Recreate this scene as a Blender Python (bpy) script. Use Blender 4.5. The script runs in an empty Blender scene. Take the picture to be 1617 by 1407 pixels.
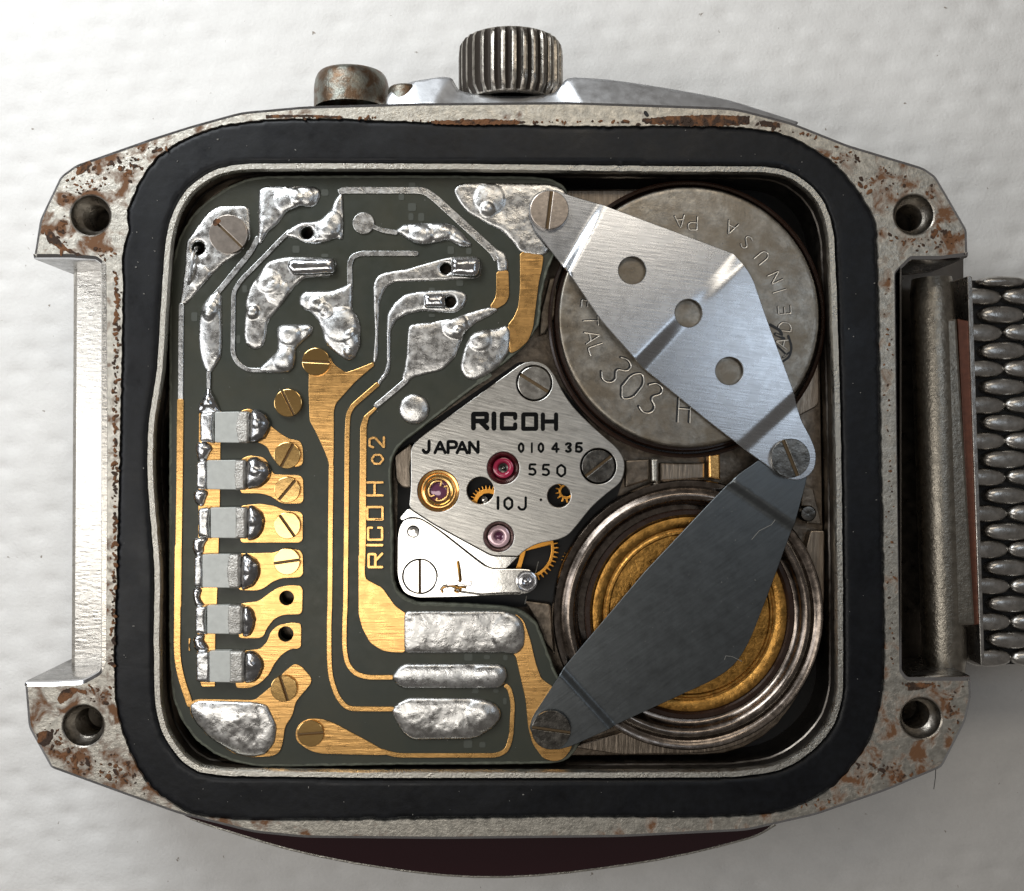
import bpy, math, random
import numpy as np
from mathutils import Vector, noise
from mathutils.geometry import delaunay_2d_cdt
random.seed(7)
S = bpy.context.scene
COL = S.collection
# ------------------------------------------------------------------ camera, world, lamps, exposure
D = 17.0                      # camera height over the case back; 1 unit = 2.7 mm
CX, CY = 808.5, 703.5
cam = bpy.data.cameras.new('camera'); co = bpy.data.objects.new('camera', cam); COL.objects.link(co)
co.location = (0, 0, D); cam.sensor_fit = 'HORIZONTAL'; cam.sensor_width = 36.0
cam.lens = 18.0 / (8.085 / D); cam.clip_end = 500; cam.clip_start = 0.1
S.camera = co
w = bpy.data.worlds.new('World'); S.world = w; w.use_nodes = True
w.node_tree.nodes['Background'].inputs[0].default_value = (1.0, 0.93, 0.86, 1)
w.node_tree.nodes['Background'].inputs[1].default_value = 0.11
S.view_settings.view_transform = 'Standard'; S.view_settings.look = 'None'
S.view_settings.exposure = 0.08; S.view_settings.gamma = 1

def lamp(name, loc, target, sx, sy, power, color):
    l = bpy.data.lights.new(name, 'AREA'); l.shape = 'RECTANGLE'; l.size = sx; l.size_y = sy
    l.energy = power; l.color = color
    o = bpy.data.objects.new(name, l); COL.objects.link(o); o.location = loc
    if target: o.rotation_euler = (Vector(target) - Vector(loc)).to_track_quat('-Z', 'Y').to_euler()
    return o
lamp('window_light', (-14, 18, 14), (-1, 0, 0), 16, 10, 5100, (0.91, 0.96, 1.0))
lamp('left_window_light', (-24, 0, 18), (-2, 0, 0), 10, 16, 1700, (0.95, 0.97, 1.0))
lamp('ceiling_light', (-10.0, -4.7, 22), None, 18.6, 4.9, 1150, (1.0, 0.96, 0.90))
lamp('warm_clamp_fill', (3.0, 15.0, 22), None, 13, 6.5, 900, (1.0, 0.90, 0.76))  # added warm fill, placed to reflect in the upper clamp
lamp('cool_clamp_fill', (10.5, 3.5, 22), None, 7, 6, 250, (0.74, 0.86, 1.0))  # added cool fill that brightens the clamp's lower half
S.render.film_transparent = False
S.cycles.max_bounces = 8

# ------------------------------------------------------------------ coordinates
def W(px, py, z=0.0):
    k = (D - z) / D / 100.0
    return ((px - CX) * k, (CY - py) * k, z)
REG = dict(A=(240,240,3.5175), B=(500,240,3.5175), C=(240,560,3.5175), Dd=(240,860,3.5175), E=(540,860,3.5175),
           F=(600,560,3.5175), G=(800,240,2.7055), H=(800,680,2.558), I=(0,200,2.8133), J=(0,900,2.775),
           K=(350,0,2.695), L=(900,80,2.2552), M=(1330,380,1.9547), N=(900,1000,2.2552), Q=(620,790,5.216),
           X=(0,0,1.0))
def R(reg, *pts):
    ox, oy, s = REG[reg]
    return [(ox + p[0] / s, oy + p[1] / s) + tuple(p[2:]) for p in pts]
def r1(reg, x, y): return R(reg, (x, y))[0]
def rl(reg, v): return v / REG[reg][2]

# ------------------------------------------------------------------ 2D helpers
def area(p):
    return 0.5 * sum(p[i][0] * p[(i+1) % len(p)][1] - p[(i+1) % len(p)][0] * p[i][1] for i in range(len(p)))
def fillet(pts, r, closed=True, seg=5):
    n = len(pts); out = []
    for i in range(n):
        p = Vector(pts[i][:2]); rr = pts[i][2] if len(pts[i]) > 2 else r
        if not closed and i in (0, n - 1): out.append((p.x, p.y)); continue
        a = Vector(pts[i-1][:2]); b = Vector(pts[(i+1) % n][:2])
        da = a - p; db = b - p; la, lb = da.length, db.length
        if la < 1e-6 or lb < 1e-6 or rr <= 0: out.append((p.x, p.y)); continue
        q = min(rr, 0.48 * la, 0.48 * lb)
        s_ = p + da / la * q; e = p + db / lb * q
        ang = da.angle(db) if la and lb else 0
        m = seg if ang < 2.9 else 2
        for k in range(m + 1):
            t = k / m
            v = s_ * (1-t)**2 + p * 2*t*(1-t) + e * t*t
            out.append((v.x, v.y))
    res = []
    for p in out:
        if not res or math.hypot(p[0]-res[-1][0], p[1]-res[-1][1]) > 0.25: res.append(p)
    if closed and math.hypot(res[0][0]-res[-1][0], res[0][1]-res[-1][1]) <= 0.25: res.pop()
    return res
def smooth(pts, it=3):
    p = [Vector(q[:2]) for q in pts]
    for _ in range(it):
        o = []
        for i in range(len(p)):
            a, b = p[i], p[(i+1) % len(p)]
            o += [a*.75 + b*.25, a*.25 + b*.75]
        p = o
    return [(v.x, v.y) for v in p]
def ribbon(pts, wd, r=12, w2=None, cap=False):
    c = fillet(pts, r, closed=False, seg=7); n = len(c); L, Rr = [], []
    for i in range(n):
        a = Vector(c[max(i-1, 0)]); b = Vector(c[min(i+1, n-1)]); d = (b-a).normalized()
        h = (wd + ((w2 - wd) * i/(n-1) if w2 else 0)) / 2
        L.append((c[i][0]-d.y*h, c[i][1]+d.x*h)); Rr.append((c[i][0]+d.y*h, c[i][1]-d.x*h))
    out = L
    if cap:
        d = (Vector(c[-1]) - Vector(c[-2])).normalized(); h = wd/2
        a0 = math.atan2(L[-1][1]-c[-1][1], L[-1][0]-c[-1][0])
        out = out + [(c[-1][0]+math.cos(a0 - k*math.pi/5)*h, c[-1][1]+math.sin(a0 - k*math.pi/5)*h) for k in range(1, 5)]
    out = out + Rr[::-1]
    if cap:
        a0 = math.atan2(Rr[0][1]-c[0][1], Rr[0][0]-c[0][0]); h = wd/2
        out = out + [(c[0][0]+math.cos(a0 - k*math.pi/5)*h, c[0][1]+math.sin(a0 - k*math.pi/5)*h) for k in range(1, 5)]
    return out
def circ(x, y, r, n=40, r2=None):
    return [(x + r*math.cos(2*math.pi*i/n), y + (r2 or r)*math.sin(2*math.pi*i/n)) for i in range(n)]
def inset(loop, b, sign=1):
    n = len(loop); out = []
    s_ = 1 if area(loop) > 0 else -1
    for i in range(n):
        p = Vector(loop[i]); a = Vector(loop[i-1]); c = Vector(loop[(i+1) % n])
        e1 = (p-a).normalized(); e2 = (c-p).normalized()
        n1 = Vector((-e1.y, e1.x)); n2 = Vector((-e2.y, e2.x)); m = n1 + n2
        if m.length < 1e-6: m = n1
        m.normalize(); k = min(1.0/max(m.dot(n1), 0.5), 1.6)
        q = p + m * (b * k * s_ * sign)
        out.append((q.x, q.y))
    return out
def inside(pts, loops):
    pts = np.asarray(pts, float); res = np.zeros(len(pts), bool)
    for lp in loops:
        l = np.asarray(lp, float); l2 = np.roll(l, -1, 0)
        for (x1, y1), (x2, y2) in zip(l, l2):
            c = ((y1 > pts[:, 1]) != (y2 > pts[:, 1]))
            if not c.any(): continue
            xs = (x2-x1)*(pts[:, 1]-y1)/((y2-y1) if y2 != y1 else 1e-12) + x1
            res ^= c & (pts[:, 0] < xs)
    return res
def dist(pts, loops):
    pts = np.asarray(pts, float); d = np.full(len(pts), 1e9)
    for lp in loops:
        l = np.asarray(lp, float); l2 = np.roll(l, -1, 0)
        for a, b in zip(l, l2):
            ab = b-a; q = ab@ab + 1e-12
            t = np.clip(((pts-a)@ab)/q, 0, 1)
            e = pts - (a + t[:, None]*ab)
            d = np.minimum(d, np.einsum('ij,ij->i', e, e))
    return np.sqrt(d)
def fill(loops, extra=None, keep=None):
    vs, es = [], []
    for lp in loops:
        b0 = len(vs); vs += [Vector(p) for p in lp]; n = len(lp)
        es += [(b0+i, b0+(i+1) % n) for i in range(n)]
    nb = len(vs)
    if extra is not None: vs += [Vector(p) for p in extra]
    ov, oe, of, oiv, _, _ = delaunay_2d_cdt(vs, es, [], 0, 1e-7, True)
    cen = [((ov[f[0]]+ov[f[1]]+ov[f[2]])/3)[:] for f in of]
    ok = keep(cen) if keep else inside(cen, loops)
    fs = []
    for f, k in zip(of, ok):
        if k:
            a, b, c = [ov[i] for i in f]
            cr = (b.x-a.x)*(c.y-a.y)-(b.y-a.y)*(c.x-a.x)
            if abs(cr) < 2e-4*max((b-a).length_squared, (c-a).length_squared, (c-b).length_squared): continue
            if cr < 0: f = f[::-1]
            fs.append(tuple(f))
    mp = {}
    for j, ids in enumerate(oiv):
        for i in ids: mp.setdefault(i, j)
    return [v[:] for v in ov], fs, mp, nb

# ------------------------------------------------------------------ objects
ORG = {}
def obj(name, verts, faces, mat, parent=None, angle=40, org=None, mats=None, midx=None):
    v = np.asarray(verts, float).reshape(-1, 3)
    if org is None:
        lo, hi = v.min(0), v.max(0); org = ((lo[0]+hi[0])/2, (lo[1]+hi[1])/2, lo[2])
    if not mats:
        keepf = []
        for f in faces:
            a_, b_, c_ = v[f[0]], v[f[1]], v[f[2]]; d_ = v[f[3]] if len(f) > 3 else v[f[2]]
            if np.linalg.norm(np.cross(c_-a_, d_-b_ if len(f) > 3 else b_-a_)) > 2e-8: keepf.append(f)
        faces = keepf
    m = bpy.data.meshes.new(name); m.from_pydata((v - np.array(org)).tolist(), [], [tuple(f) for f in faces])
    if mats:
        for q in mats: m.materials.append(q)
        m.polygons.foreach_set('material_index', midx)
    else: m.materials.append(mat)
    m.polygons.foreach_set('use_smooth', [True]*len(m.polygons))
    if angle < 170: m.set_sharp_from_angle(angle=math.radians(angle))
    o = bpy.data.objects.new(name, m); COL.objects.link(o)
    po = ORG[parent.name] if parent else (0, 0, 0)
    m.validate()
    o.location = Vector(org) - Vector(po)
    if parent: o.parent = parent
    ORG[o.name] = tuple(org)
    return o
def thing(name, label, cat, loc, group=None):
    o = bpy.data.objects.new(name, None); COL.objects.link(o); o.location = loc
    o.empty_display_size = 0.2; o['label'] = label; o['category'] = cat
    if group: o['group'] = group
    ORG[o.name] = tuple(loc); return o
def plate_geo(outer, z, t, holes=(), bevel=0.02, zf=None, keep=None):
    """outer / holes in picture pixels, laid out at height z; returns verts, faces"""
    loops = [[W(p[0], p[1], z)[:2] for p in lp] for lp in [outer, *holes]]
    if area(loops[0]) < 0: loops[0].reverse()
    for i in range(1, len(loops)):
        if area(loops[i]) > 0: loops[i].reverse()
    ins = [inset(lp, bevel, 1 if i == 0 else -1) for i, lp in enumerate(loops)]
    v2, fs, mp, nb = fill(ins, None, keep)
    V = [(x, y, z) for x, y in v2]; Fc = list(fs); off = 0
    for i, lp in enumerate(loops):
        n = len(lp); top = [mp[off+k] for k in range(n)]; off += n
        rings = [top]
        specs = [(0.3, -0.3), (0.0, -1.0)] if bevel > 0 else [(0.0, 0.0)]
        for k_in, k_z in specs:
            q = inset(lp, bevel*k_in, 1 if i == 0 else -1) if k_in else lp
            b0 = len(V); V += [(x, y, z + bevel*k_z) for x, y in q]; rings.append(list(range(b0, b0+n)))
        b0 = len(V); V += [(x, y, z - t) for x, y in lp]; rings.append(list(range(b0, b0+n)))
        for a, b in zip(rings, rings[1:]):
            for k in range(n):
                j = (k+1) % n; Fc.append((a[j], a[k], b[k], b[j]))
    if zf: V = [(x, y, zz + zf(x, y)) for x, y, zz in V]
    return V, Fc
def plate(name, outer, z, t, mat, parent, holes=(), bevel=0.02, zf=None, angle=18):
    V, Fc = plate_geo(outer, z, t, holes, bevel, zf)
    return obj(name, V, Fc, mat, parent, angle)
def blob(name, outer, z, h, mat, parent, holes=(), edge=8, lin=False, nz=0.03, ns=0.12, bumps=(), step=3.2, side=0.02, flat=False, seed=0, angle=180):
    """a swollen pad: height rises from its outline; px units for outline/edge/bumps"""
    out = list(outer); xs = [p[0] for p in out]; ys = [p[1] for p in out]
    loops = [out, *[list(q) for q in holes]]
    gx, gy = np.meshgrid(np.arange(min(xs), max(xs), step), np.arange(min(ys), max(ys), step*0.87))
    gx[::2] += step/2
    g = np.stack([gx.ravel(), gy.ravel()], 1)
    g = g[inside(g, loops)]
    d = dist(g, loops) if len(g) else np.zeros(0); g = g[d > step*0.45]
    v2, fs, mp, nb = fill(loops, [tuple(p) for p in g])
    v2 = np.array(v2); d = dist(v2, loops)
    q = np.clip(d/edge, 0, 1); prof = q if lin else np.sqrt(1-(1-q)**2)
    zz = z + h*prof
    for bx, by, br, bh in bumps:
        rr = np.hypot(v2[:, 0]-bx, v2[:, 1]-by)/br
        zz += bh*np.where(rr < 1, np.sqrt(np.clip(1-rr**2, 0, 1))**1.2, 0)
    V = []
    for (x, y), zc, pf in zip(v2, zz, np.clip(d/ (edge*0.6), 0, 1)):
        a = 1.3*noise.noise(Vector((x*ns*0.35+seed, y*ns*0.35, 3.1))) + 0.40*noise.noise(Vector((x*ns+seed, y*ns, 7.7))) + 0.12*noise.noise(Vector((x*ns*2.6+seed, y*ns*2.6, 1.3)))
        V.append(W(x, y, z)[:2] + (zc + 0.36*nz*a*pf,))
    Fc = [tuple(f)[::-1] for f in fs]     # picture y points down
    off = 0
    for lp in loops:
        n = len(lp); top = [mp[off+k] for k in range(n)]; off += n
        b0 = len(V); V += [(V[i][0], V[i][1], z - side) for i in top]
        ccw = (area(lp) < 0) == (lp is loops[0])
        for k in range(n):
            j = (k+1) % n
            f = (top[j], top[k], b0+k, b0+j)
            Fc.append(f if ccw else f[::-1])
    return obj(name, V, Fc, mat, parent, angle)
def lathe(name, px, py, z, prof, mat, parent, seg=48, angle=35, mats=None, sel=None, jag=0):
    """prof = [(radius px, height)] from outside/bottom in; turned about a vertical axis"""
    cx, cy, _ = W(px, py, z); V = []; Fc = []
    k = (D - z)/D/100
    for r, h in prof:
        for i in range(seg):
            a = 2*math.pi*i/seg; rr = r*k*(1 + (jag*noise.noise(Vector((math.cos(a)*2, math.sin(a)*2, r))) if jag else 0))
            V.append((cx + rr*math.cos(a), cy + rr*math.sin(a), z + h))
    mi = []
    for j in range(len(prof)-1):
        for i in range(seg):
            i2 = (i+1) % seg
            Fc.append((j*seg+i, j*seg+i2, (j+1)*seg+i2, (j+1)*seg+i)); mi.append(sel[j] if sel else 0)
    if prof[-1][0] > 0.01 and prof[-1][0] < 1e5:
        pass
    return obj(name, V, Fc, mat, parent, angle, mats=mats, midx=mi if mats else None)
def screw(px, py, r, z, ang, mat, parent, slot=3.4, t=0.09, name='screw', floor=None, depth=0.045, dome=0.0):
    """slotted head: two half discs and the slot floor, one mesh; ang in picture degrees (0 = horizontal, + = clockwise)"""
    V, Fc = [], []
    h = slot/2; a0 = math.asin(h/r)
    for s_ in (0, math.pi):
        pts = []
        for k in range(25):
            a = s_ + a0 + (math.pi-2*a0)*k/24
            pts.append((r*math.cos(a), r*math.sin(a)))
        ca, sa = math.cos(math.radians(ang)), math.sin(math.radians(ang))
        pts = [(px + x*ca - y*sa, py + x*sa + y*ca) for x, y in pts]
        v, f = plate_geo(pts, z, t, bevel=0.010)
        b0 = len(V); V += v; Fc += [tuple(i+b0 for i in q) for q in f]
    v, f = plate_geo(circ(px, py, r*0.985, 36), z-depth, t-depth, bevel=0)
    mi = [0]*len(Fc) + [1]*len(f); b0 = len(V); V += v; Fc += [tuple(i+b0 for i in q) for q in f]
    if dome:
        c = W(px, py, z); rr = r/100
        V = [(x, y, q - dome*((x-c[0])**2+(y-c[1])**2)/rr**2) for x, y, q in V]
    return obj(name, V, Fc, None, parent, 18, mats=[mat, M['slot']], midx=mi)
def tube(name, pts, rad, mat, parent, seg=8, rads=None):
    V, Fc = [], []; n = len(pts); P3 = [Vector(p) for p in pts]
    up = Vector((0, 0, 1))
    for i in range(n):
        d = (P3[min(i+1, n-1)] - P3[max(i-1, 0)]).normalized()
        s_ = d.cross(up); s_ = s_.normalized() if s_.length > 1e-3 else Vector((1, 0, 0)); u = s_.cross(d)
        rr = rads[i] if rads else rad
        for k in range(seg):
            a = 2*math.pi*k/seg; V.append(P3[i] + (s_*math.cos(a) + u*math.sin(a))*rr)
    for i in range(n-1):
        for k in range(seg):
            k2 = (k+1) % seg; Fc.append((i*seg+k, i*seg+k2, (i+1)*seg+k2, (i+1)*seg+k))
    Fc.append(tuple(range(seg))[::-1]); Fc.append(tuple(range((n-1)*seg, n*seg)))
    return obj(name, [tuple(v) for v in V], Fc, mat, parent, 40)
def merge(geos):
    V, Fc = [], []
    for v, f in geos:
        b0 = len(V); V += list(v); Fc += [tuple(i+b0 for i in q) for q in f]
    return V, Fc

# ------------------------------------------------------------------ materials
def mat(name, col, metal=0.0, rough=0.5, col2=None, cscale=4, cpos=(0.45, 0.55), cdet=6, metal2=None, rough2=None,
        bscale=None, bstr=0.1, bdist=0.02, stretch=None, rot=0.0, bdet=4, rvar=0.0, rvs=6, col3=None, c3s=1.2, c3pos=(.5,.6),
        coat=0, spec=None, aniso=0, wear=0.0, trans=0, ior=None, streak=0.0, corner=0.0):
    m = bpy.data.materials.new(name); m.use_nodes = True; nt = m.node_tree; N = nt.nodes; Lk = nt.links
    b = N['Principled BSDF']
    b.inputs['Base Color'].default_value = (*col, 1); b.inputs['Metallic'].default_value = metal; b.inputs['Roughness'].default_value = rough
    if coat: b.inputs['Coat Weight'].default_value = coat; b.inputs['Coat Roughness'].default_value = 0.08
    if spec is not None: b.inputs['Specular IOR Level'].default_value = spec
    if trans: b.inputs['Transmission Weight'].default_value = trans
    if ior: b.inputs['IOR'].default_value = ior
    geo = N.new('ShaderNodeNewGeometry'); src = geo.outputs['Position']
    def nz(scale, det=5, vec=None, dist=0.0):
        n = N.new('ShaderNodeTexNoise'); n.inputs['Scale'].default_value = scale; n.inputs['Detail'].default_value = det
        n.inputs['Roughness'].default_value = 0.6; n.inputs['Distortion'].default_value = dist
        Lk.new(vec or src, n.inputs['Vector']); return n.outputs['Fac']
    def ramp(sock, a, b_):
        r = N.new('ShaderNodeMapRange'); r.inputs['From Min'].default_value = a; r.inputs['From Max'].default_value = b_
        Lk.new(sock, r.inputs['Value']); return r.outputs['Result']
    def mixc(f, a, b_):
        x = N.new('ShaderNodeMix'); x.data_type = 'RGBA'; Lk.new(f, x.inputs['Factor'])
        for s_, v in ((6, a), (7, b_)):
            if isinstance(v, tuple): x.inputs[s_].default_value = (*v, 1)
            else: Lk.new(v, x.inputs[s_])
        return x.outputs[2]
    def mixf(f, a, b_):
        x = N.new('ShaderNodeMix'); x.data_type = 'FLOAT'; Lk.new(f, x.inputs['Factor'])
        for s_, v in ((2, a), (3, b_)):
            if isinstance(v, (int, float)): x.inputs[s_].default_value = v
            else: Lk.new(v, x.inputs[s_])
        return x.outputs[0]
    c = col; rr = rough; mm = metal
    if wear:
        f = ramp(nz(9, 6), 0.35, 0.65); c = mixc(f, tuple(x*(1-wear) for x in col), tuple(min(1, x*(1+wear*.6)) for x in col))
    if rvar:
        rr = mixf(ramp(nz(rvs, 5), 0.3, 0.7), max(0.03, rough-rvar), rough+rvar)
    if col2:
        q_ = nz(cscale, cdet, dist=0.4)
        if corner:      # corrosion gathers at the lugs
            ln = N.new('ShaderNodeVectorMath'); ln.operation = 'LENGTH'; Lk.new(src, ln.inputs[0])
            mr = N.new('ShaderNodeMapRange'); mr.inputs['From Min'].default_value = 5.8; mr.inputs['From Max'].default_value = 7.6
            mr.inputs['To Min'].default_value = -0.6*corner; mr.inputs['To Max'].default_value = corner*0.75
            Lk.new(ln.outputs['Value'], mr.inputs['Value'])
            ad = N.new('ShaderNodeMath'); ad.operation = 'ADD'; Lk.new(q_, ad.inputs[0]); Lk.new(mr.outputs[0], ad.inputs[1]); q_ = ad.outputs[0]
        f = ramp(q_, *cpos); c = mixc(f, c, col2)
        if metal2 is not None: mm = mixf(f, metal, metal2)
        if rough2 is not None: rr = mixf(f, rr, rough2)
    if col3:
        f3 = ramp(nz(c3s, 8, dist=0.8), *c3pos); c = mixc(f3, c, col3)
        if metal2 is not None: mm = mixf(f3, mm, metal2)
    if not isinstance(c, tuple): Lk.new(c, b.inputs['Base Color'])
    if not isinstance(rr, float): Lk.new(rr, b.inputs['Roughness'])
    if not isinstance(mm, (float, int)): Lk.new(mm, b.inputs['Metallic'])
    if bscale:
        vec = None
        if stretch:
            mp = N.new('ShaderNodeMapping'); mp.inputs['Rotation'].default_value = (0, 0, rot)
            mp2 = N.new('ShaderNodeMapping'); mp2.inputs['Scale'].default_value = stretch
            Lk.new(src, mp.inputs['Vector']); Lk.new(mp.outputs[0], mp2.inputs['Vector']); vec = mp2.outputs[0]
        bn = N.new('ShaderNodeBump'); bn.inputs['Strength'].default_value = bstr; bn.inputs['Distance'].default_value = bdist
        Lk.new(nz(bscale, bdet, vec), bn.inputs['Height'])
        if stretch and streak:
            f_ = ramp(nz(bscale*1.3, bdet, vec), 0.3, 0.7)
            g_ = mixf(f_, 1-streak, 1+streak)
            vm = N.new('ShaderNodeVectorMath'); vm.operation = 'SCALE'
            if isinstance(c, tuple): vm.inputs[0].default_value = c
            else: Lk.new(c, vm.inputs[0])
            Lk.new(g_, vm.inputs['Scale']); Lk.new(vm.outputs[0], b.inputs['Base Color'])
        if col2 and metal2 is not None and rough2 is not None:
            b2 = N.new('ShaderNodeBump'); b2.inputs['Strength'].default_value = 0.5; b2.inputs['Distance'].default_value = 0.01
            b2.invert = True
            Lk.new(f, b2.inputs['Height']); Lk.new(bn.outputs[0], b2.inputs['Normal']); Lk.new(b2.outputs[0], b.inputs['Normal'])
        else: Lk.new(bn.outputs[0], b.inputs['Normal'])
    return m
M = {}
M['paper'] = mat('white_paper', (0.80, 0.785, 0.76), 0, 0.9, bscale=16, bstr=0.55, bdist=0.02, bdet=9, spec=0.2, wear=0.02, col2=(0.30, 0.26, 0.22), cscale=5.5, cpos=(.715, .76), cdet=3)
M['steel_rust'] = mat('rusty_steel', (0.50, 0.47, 0.41), 0.85, 0.42, col2=(0.15, 0.068, 0.028), cscale=3.0, cpos=(0.53, 0.66), cdet=12, corner=0.10, metal2=0.0, rough2=0.85,
                      bscale=22, bstr=0.4, bdist=0.02, rvar=0.1, wear=0.28)
M['rust'] = mat('rust_crust', (0.16, 0.068, 0.026), 0, 0.9, col2=(0.04, 0.022, 0.013), cscale=5, bscale=30, bstr=0.8, bdist=0.02)
M['side'] = mat('dull_steel_side', (0.34, 0.33, 0.32), 1, 0.30, bscale=6, bstr=0.2, bdist=0.02, rvar=0.1, wear=0.3)
M['steel_side'] = mat('polished_steel', (0.62, 0.62, 0.64), 1, 0.16, bscale=8, bstr=0.05, bdist=0.02, rvar=0.08)
M['guard'] = mat('satin_steel', (0.72, 0.73, 0.75), 1, 0.42, rvar=0.06, bscale=8, bstr=0.08)
M['flank'] = mat('pitted_steel_flank', (0.58, 0.55, 0.50), 1, 0.26, bscale=5, bstr=0.28, bdist=0.03, stretch=(1, 3.5, 1), rvar=0.08, bdet=6, streak=0.1)
M['rim'] = mat('worn_steel_rim', (0.50, 0.48, 0.43), 1, 0.33, bscale=26, bstr=0.6, bdist=0.02, rvar=0.1)
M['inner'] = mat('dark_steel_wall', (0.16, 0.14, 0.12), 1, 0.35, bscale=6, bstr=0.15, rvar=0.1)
M['rubber'] = mat('black_rubber', (0.004, 0.0045, 0.006), 0, 0.42, bscale=5, bstr=0.15, bdist=0.03, rvar=0.10, spec=0.30, wear=0.4, rvs=1.5)
M['board'] = mat('dark_circuit_board', (0.031, 0.035, 0.026), 0, 0.40, bscale=40, bstr=0.06, bdist=0.01, spec=0.35, col2=(0.042, 0.042, 0.028), cscale=0.9, cpos=(.4, .7), rvar=0.06)
M['board_edge'] = mat('pale_board_edge', (0.085, 0.09, 0.065), 0, 0.6, bscale=20, bstr=0.5, bdist=0.02, wear=0.35)
M['weave'] = mat('glass_weave', (0.056, 0.061, 0.049), 0, 0.45)
M['tin'] = mat('tinned_solder', (0.66, 0.66, 0.65), 1, 0.28, bscale=16, bstr=0.30, bdist=0.02, rvar=0.12, rvs=8, bdet=8, wear=0.12, col2=(0.50, 0.50, 0.50), cscale=10, cpos=(.48, .66), cdet=8)
M['tin_rough'] = mat('grainy_solder', (0.66, 0.65, 0.63), 1, 0.28, bscale=19, bstr=0.26, bdist=0.02, rvar=0.12, rvs=9, bdet=8, wear=0.15, col2=(0.50, 0.49, 0.475), cscale=11, cpos=(.45, .75), cdet=8)
M['solder'] = mat('shiny_solder', (0.62, 0.62, 0.63), 1, 0.15, bscale=9, bstr=0.25, bdist=0.03, rvar=0.07)
M['solder_dark'] = mat('dark_solder', (0.46, 0.46, 0.47), 1, 0.22, bscale=8, bstr=0.3, bdist=0.03, rvar=0.07, wear=.3)
M['gold'] = mat('brushed_gold', (0.80, 0.46, 0.165), 1, 0.29, bscale=2.0, bstr=0.5, bdist=0.008, stretch=(0.8, 9, 1), rvar=0.06, bdet=4, streak=0.10)
M['gold_trace'] = mat('gold_track', (0.78, 0.45, 0.16), 1, 0.28, bscale=18, bstr=0.25, bdist=0.01, rvar=0.06)
M['gold_screw'] = mat('gilt_screw', (0.82, 0.52, 0.20), 1, 0.16, bscale=9, bstr=0.05)
M['brass_dark'] = mat('tarnished_brass', (0.54, 0.28, 0.07), 1, 0.36, bscale=18, bstr=0.5, bdist=0.02, rvar=0.1, wear=0.45)
M['gold_wheel'] = mat('gilt_wheel', (0.72, 0.33, 0.06), 1, 0.3)
M['ceramic'] = mat('grey_ceramic', (0.50, 0.51, 0.48), 0, 0.32, bscale=16, bstr=0.25, bdist=0.01, wear=0.08, rvar=0.08, bdet=8)
M['term'] = mat('grainy_terminal', (0.60, 0.58, 0.54), 1, 0.42, bscale=34, bstr=0.9, bdist=0.02, wear=0.25)
M['bridge'] = mat('brushed_bridge', (0.56, 0.54, 0.50), 1, 0.33, bscale=2.0, bstr=0.5, bdist=0.006, stretch=(1.0, 14, 1), rot=math.radians(14), rvar=0.04, bdet=4, streak=0.22)
M['cock'] = mat('polished_bridge', (0.72, 0.70, 0.66), 1, 0.13, bscale=8, bstr=0.04, rvar=0.03)
M['ink'] = mat('black_engraving', (0.006, 0.006, 0.006), 0, 0.6, spec=0.05)
M['steel_screw'] = mat('steel_screw', (0.72, 0.69, 0.63), 1, 0.22, bscale=5, bstr=0.12, bdist=0.02, rvar=0.08, wear=0.15)
M['steel_screw_dark'] = mat('tarnished_screw', (0.17, 0.16, 0.145), 1, 0.25, bscale=9, bstr=0.25, bdist=0.02, rvar=0.1, wear=0.5)
M['slot'] = mat('slot_grime_shade', (0.16, 0.11, 0.06), 0.7, 0.5)  # grime colour darkened further to paint depth into the slots
M['nickel_screw'] = mat('nickel_screw', (0.46, 0.40, 0.35), 1, 0.30, bscale=20, bstr=0.1, wear=0.2)
M['cell'] = mat('battery_steel', (0.35, 0.325, 0.285), 1, 0.38, bscale=24, bstr=0.35, bdist=0.01, rvar=0.1, col2=(0.23, 0.195, 0.15), cscale=1.6, cpos=(.42, .62), cdet=12, wear=0.3)
M['cell_mark'] = mat('stamping_highlight', (0.75, 0.70, 0.62), 1, 0.3)  # bright edges of the stamped strokes put into the colour
M['marker_shade'] = mat('marker_and_groove_shade', (0.008, 0.008, 0.008), 0, 0.4)  # also paints the shaded side of the battery stamping
M['clamp'] = mat('brushed_clamp', (0.56, 0.575, 0.60), 1, 0.27, bscale=2.0, bstr=0.3, bdist=0.004, stretch=(1.0, 14, 1), rot=math.radians(8), rvar=0.03, bdet=4, streak=0.12)
M['clamp_dark'] = mat('dark_reflection_clamp', (0.150, 0.162, 0.168), 1, 0.34, bscale=2.2, bstr=0.25, bdist=0.004, stretch=(1, 10, 1), rot=math.radians(-35), rvar=0.04, bdet=5, streak=0.10)  # same steel as the other clamp; dark reflection put into the colour
M['base'] = mat('dark_baseplate', (0.20, 0.165, 0.13), 1, 0.38, bscale=9, bstr=0.3, bdist=0.02, rvar=0.1, wear=0.4)
M['base_light'] = mat('brushed_baseplate', (0.30, 0.25, 0.20), 1, 0.36, bscale=1.6, bstr=0.6, bdist=0.02, stretch=(12, 1, 1), rvar=0.06, bdet=3, streak=0.35)
M['well'] = mat('well_steel', (0.24, 0.20, 0.17), 1, 0.24, bscale=5, bstr=0.12, rvar=0.08, wear=0.4)
M['dirt'] = mat('brown_plastic_ring', (0.022, 0.010, 0.006), 0, 0.3, rvar=0.1)
M['ruby'] = mat('ruby_jewel', (0.35, 0.02, 0.06), 0, 0.12, coat=0.6)
M['ruby_pale'] = mat('pale_ruby_jewel', (0.62, 0.42, 0.45), 0.3, 0.12, coat=0.6)
M['ruby_violet'] = mat('violet_ruby', (0.16, 0.05, 0.10), 0.2, 0.08, coat=1)
M['black'] = mat('deep_black', (0.004, 0.004, 0.004), 0, 0.6)
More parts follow.
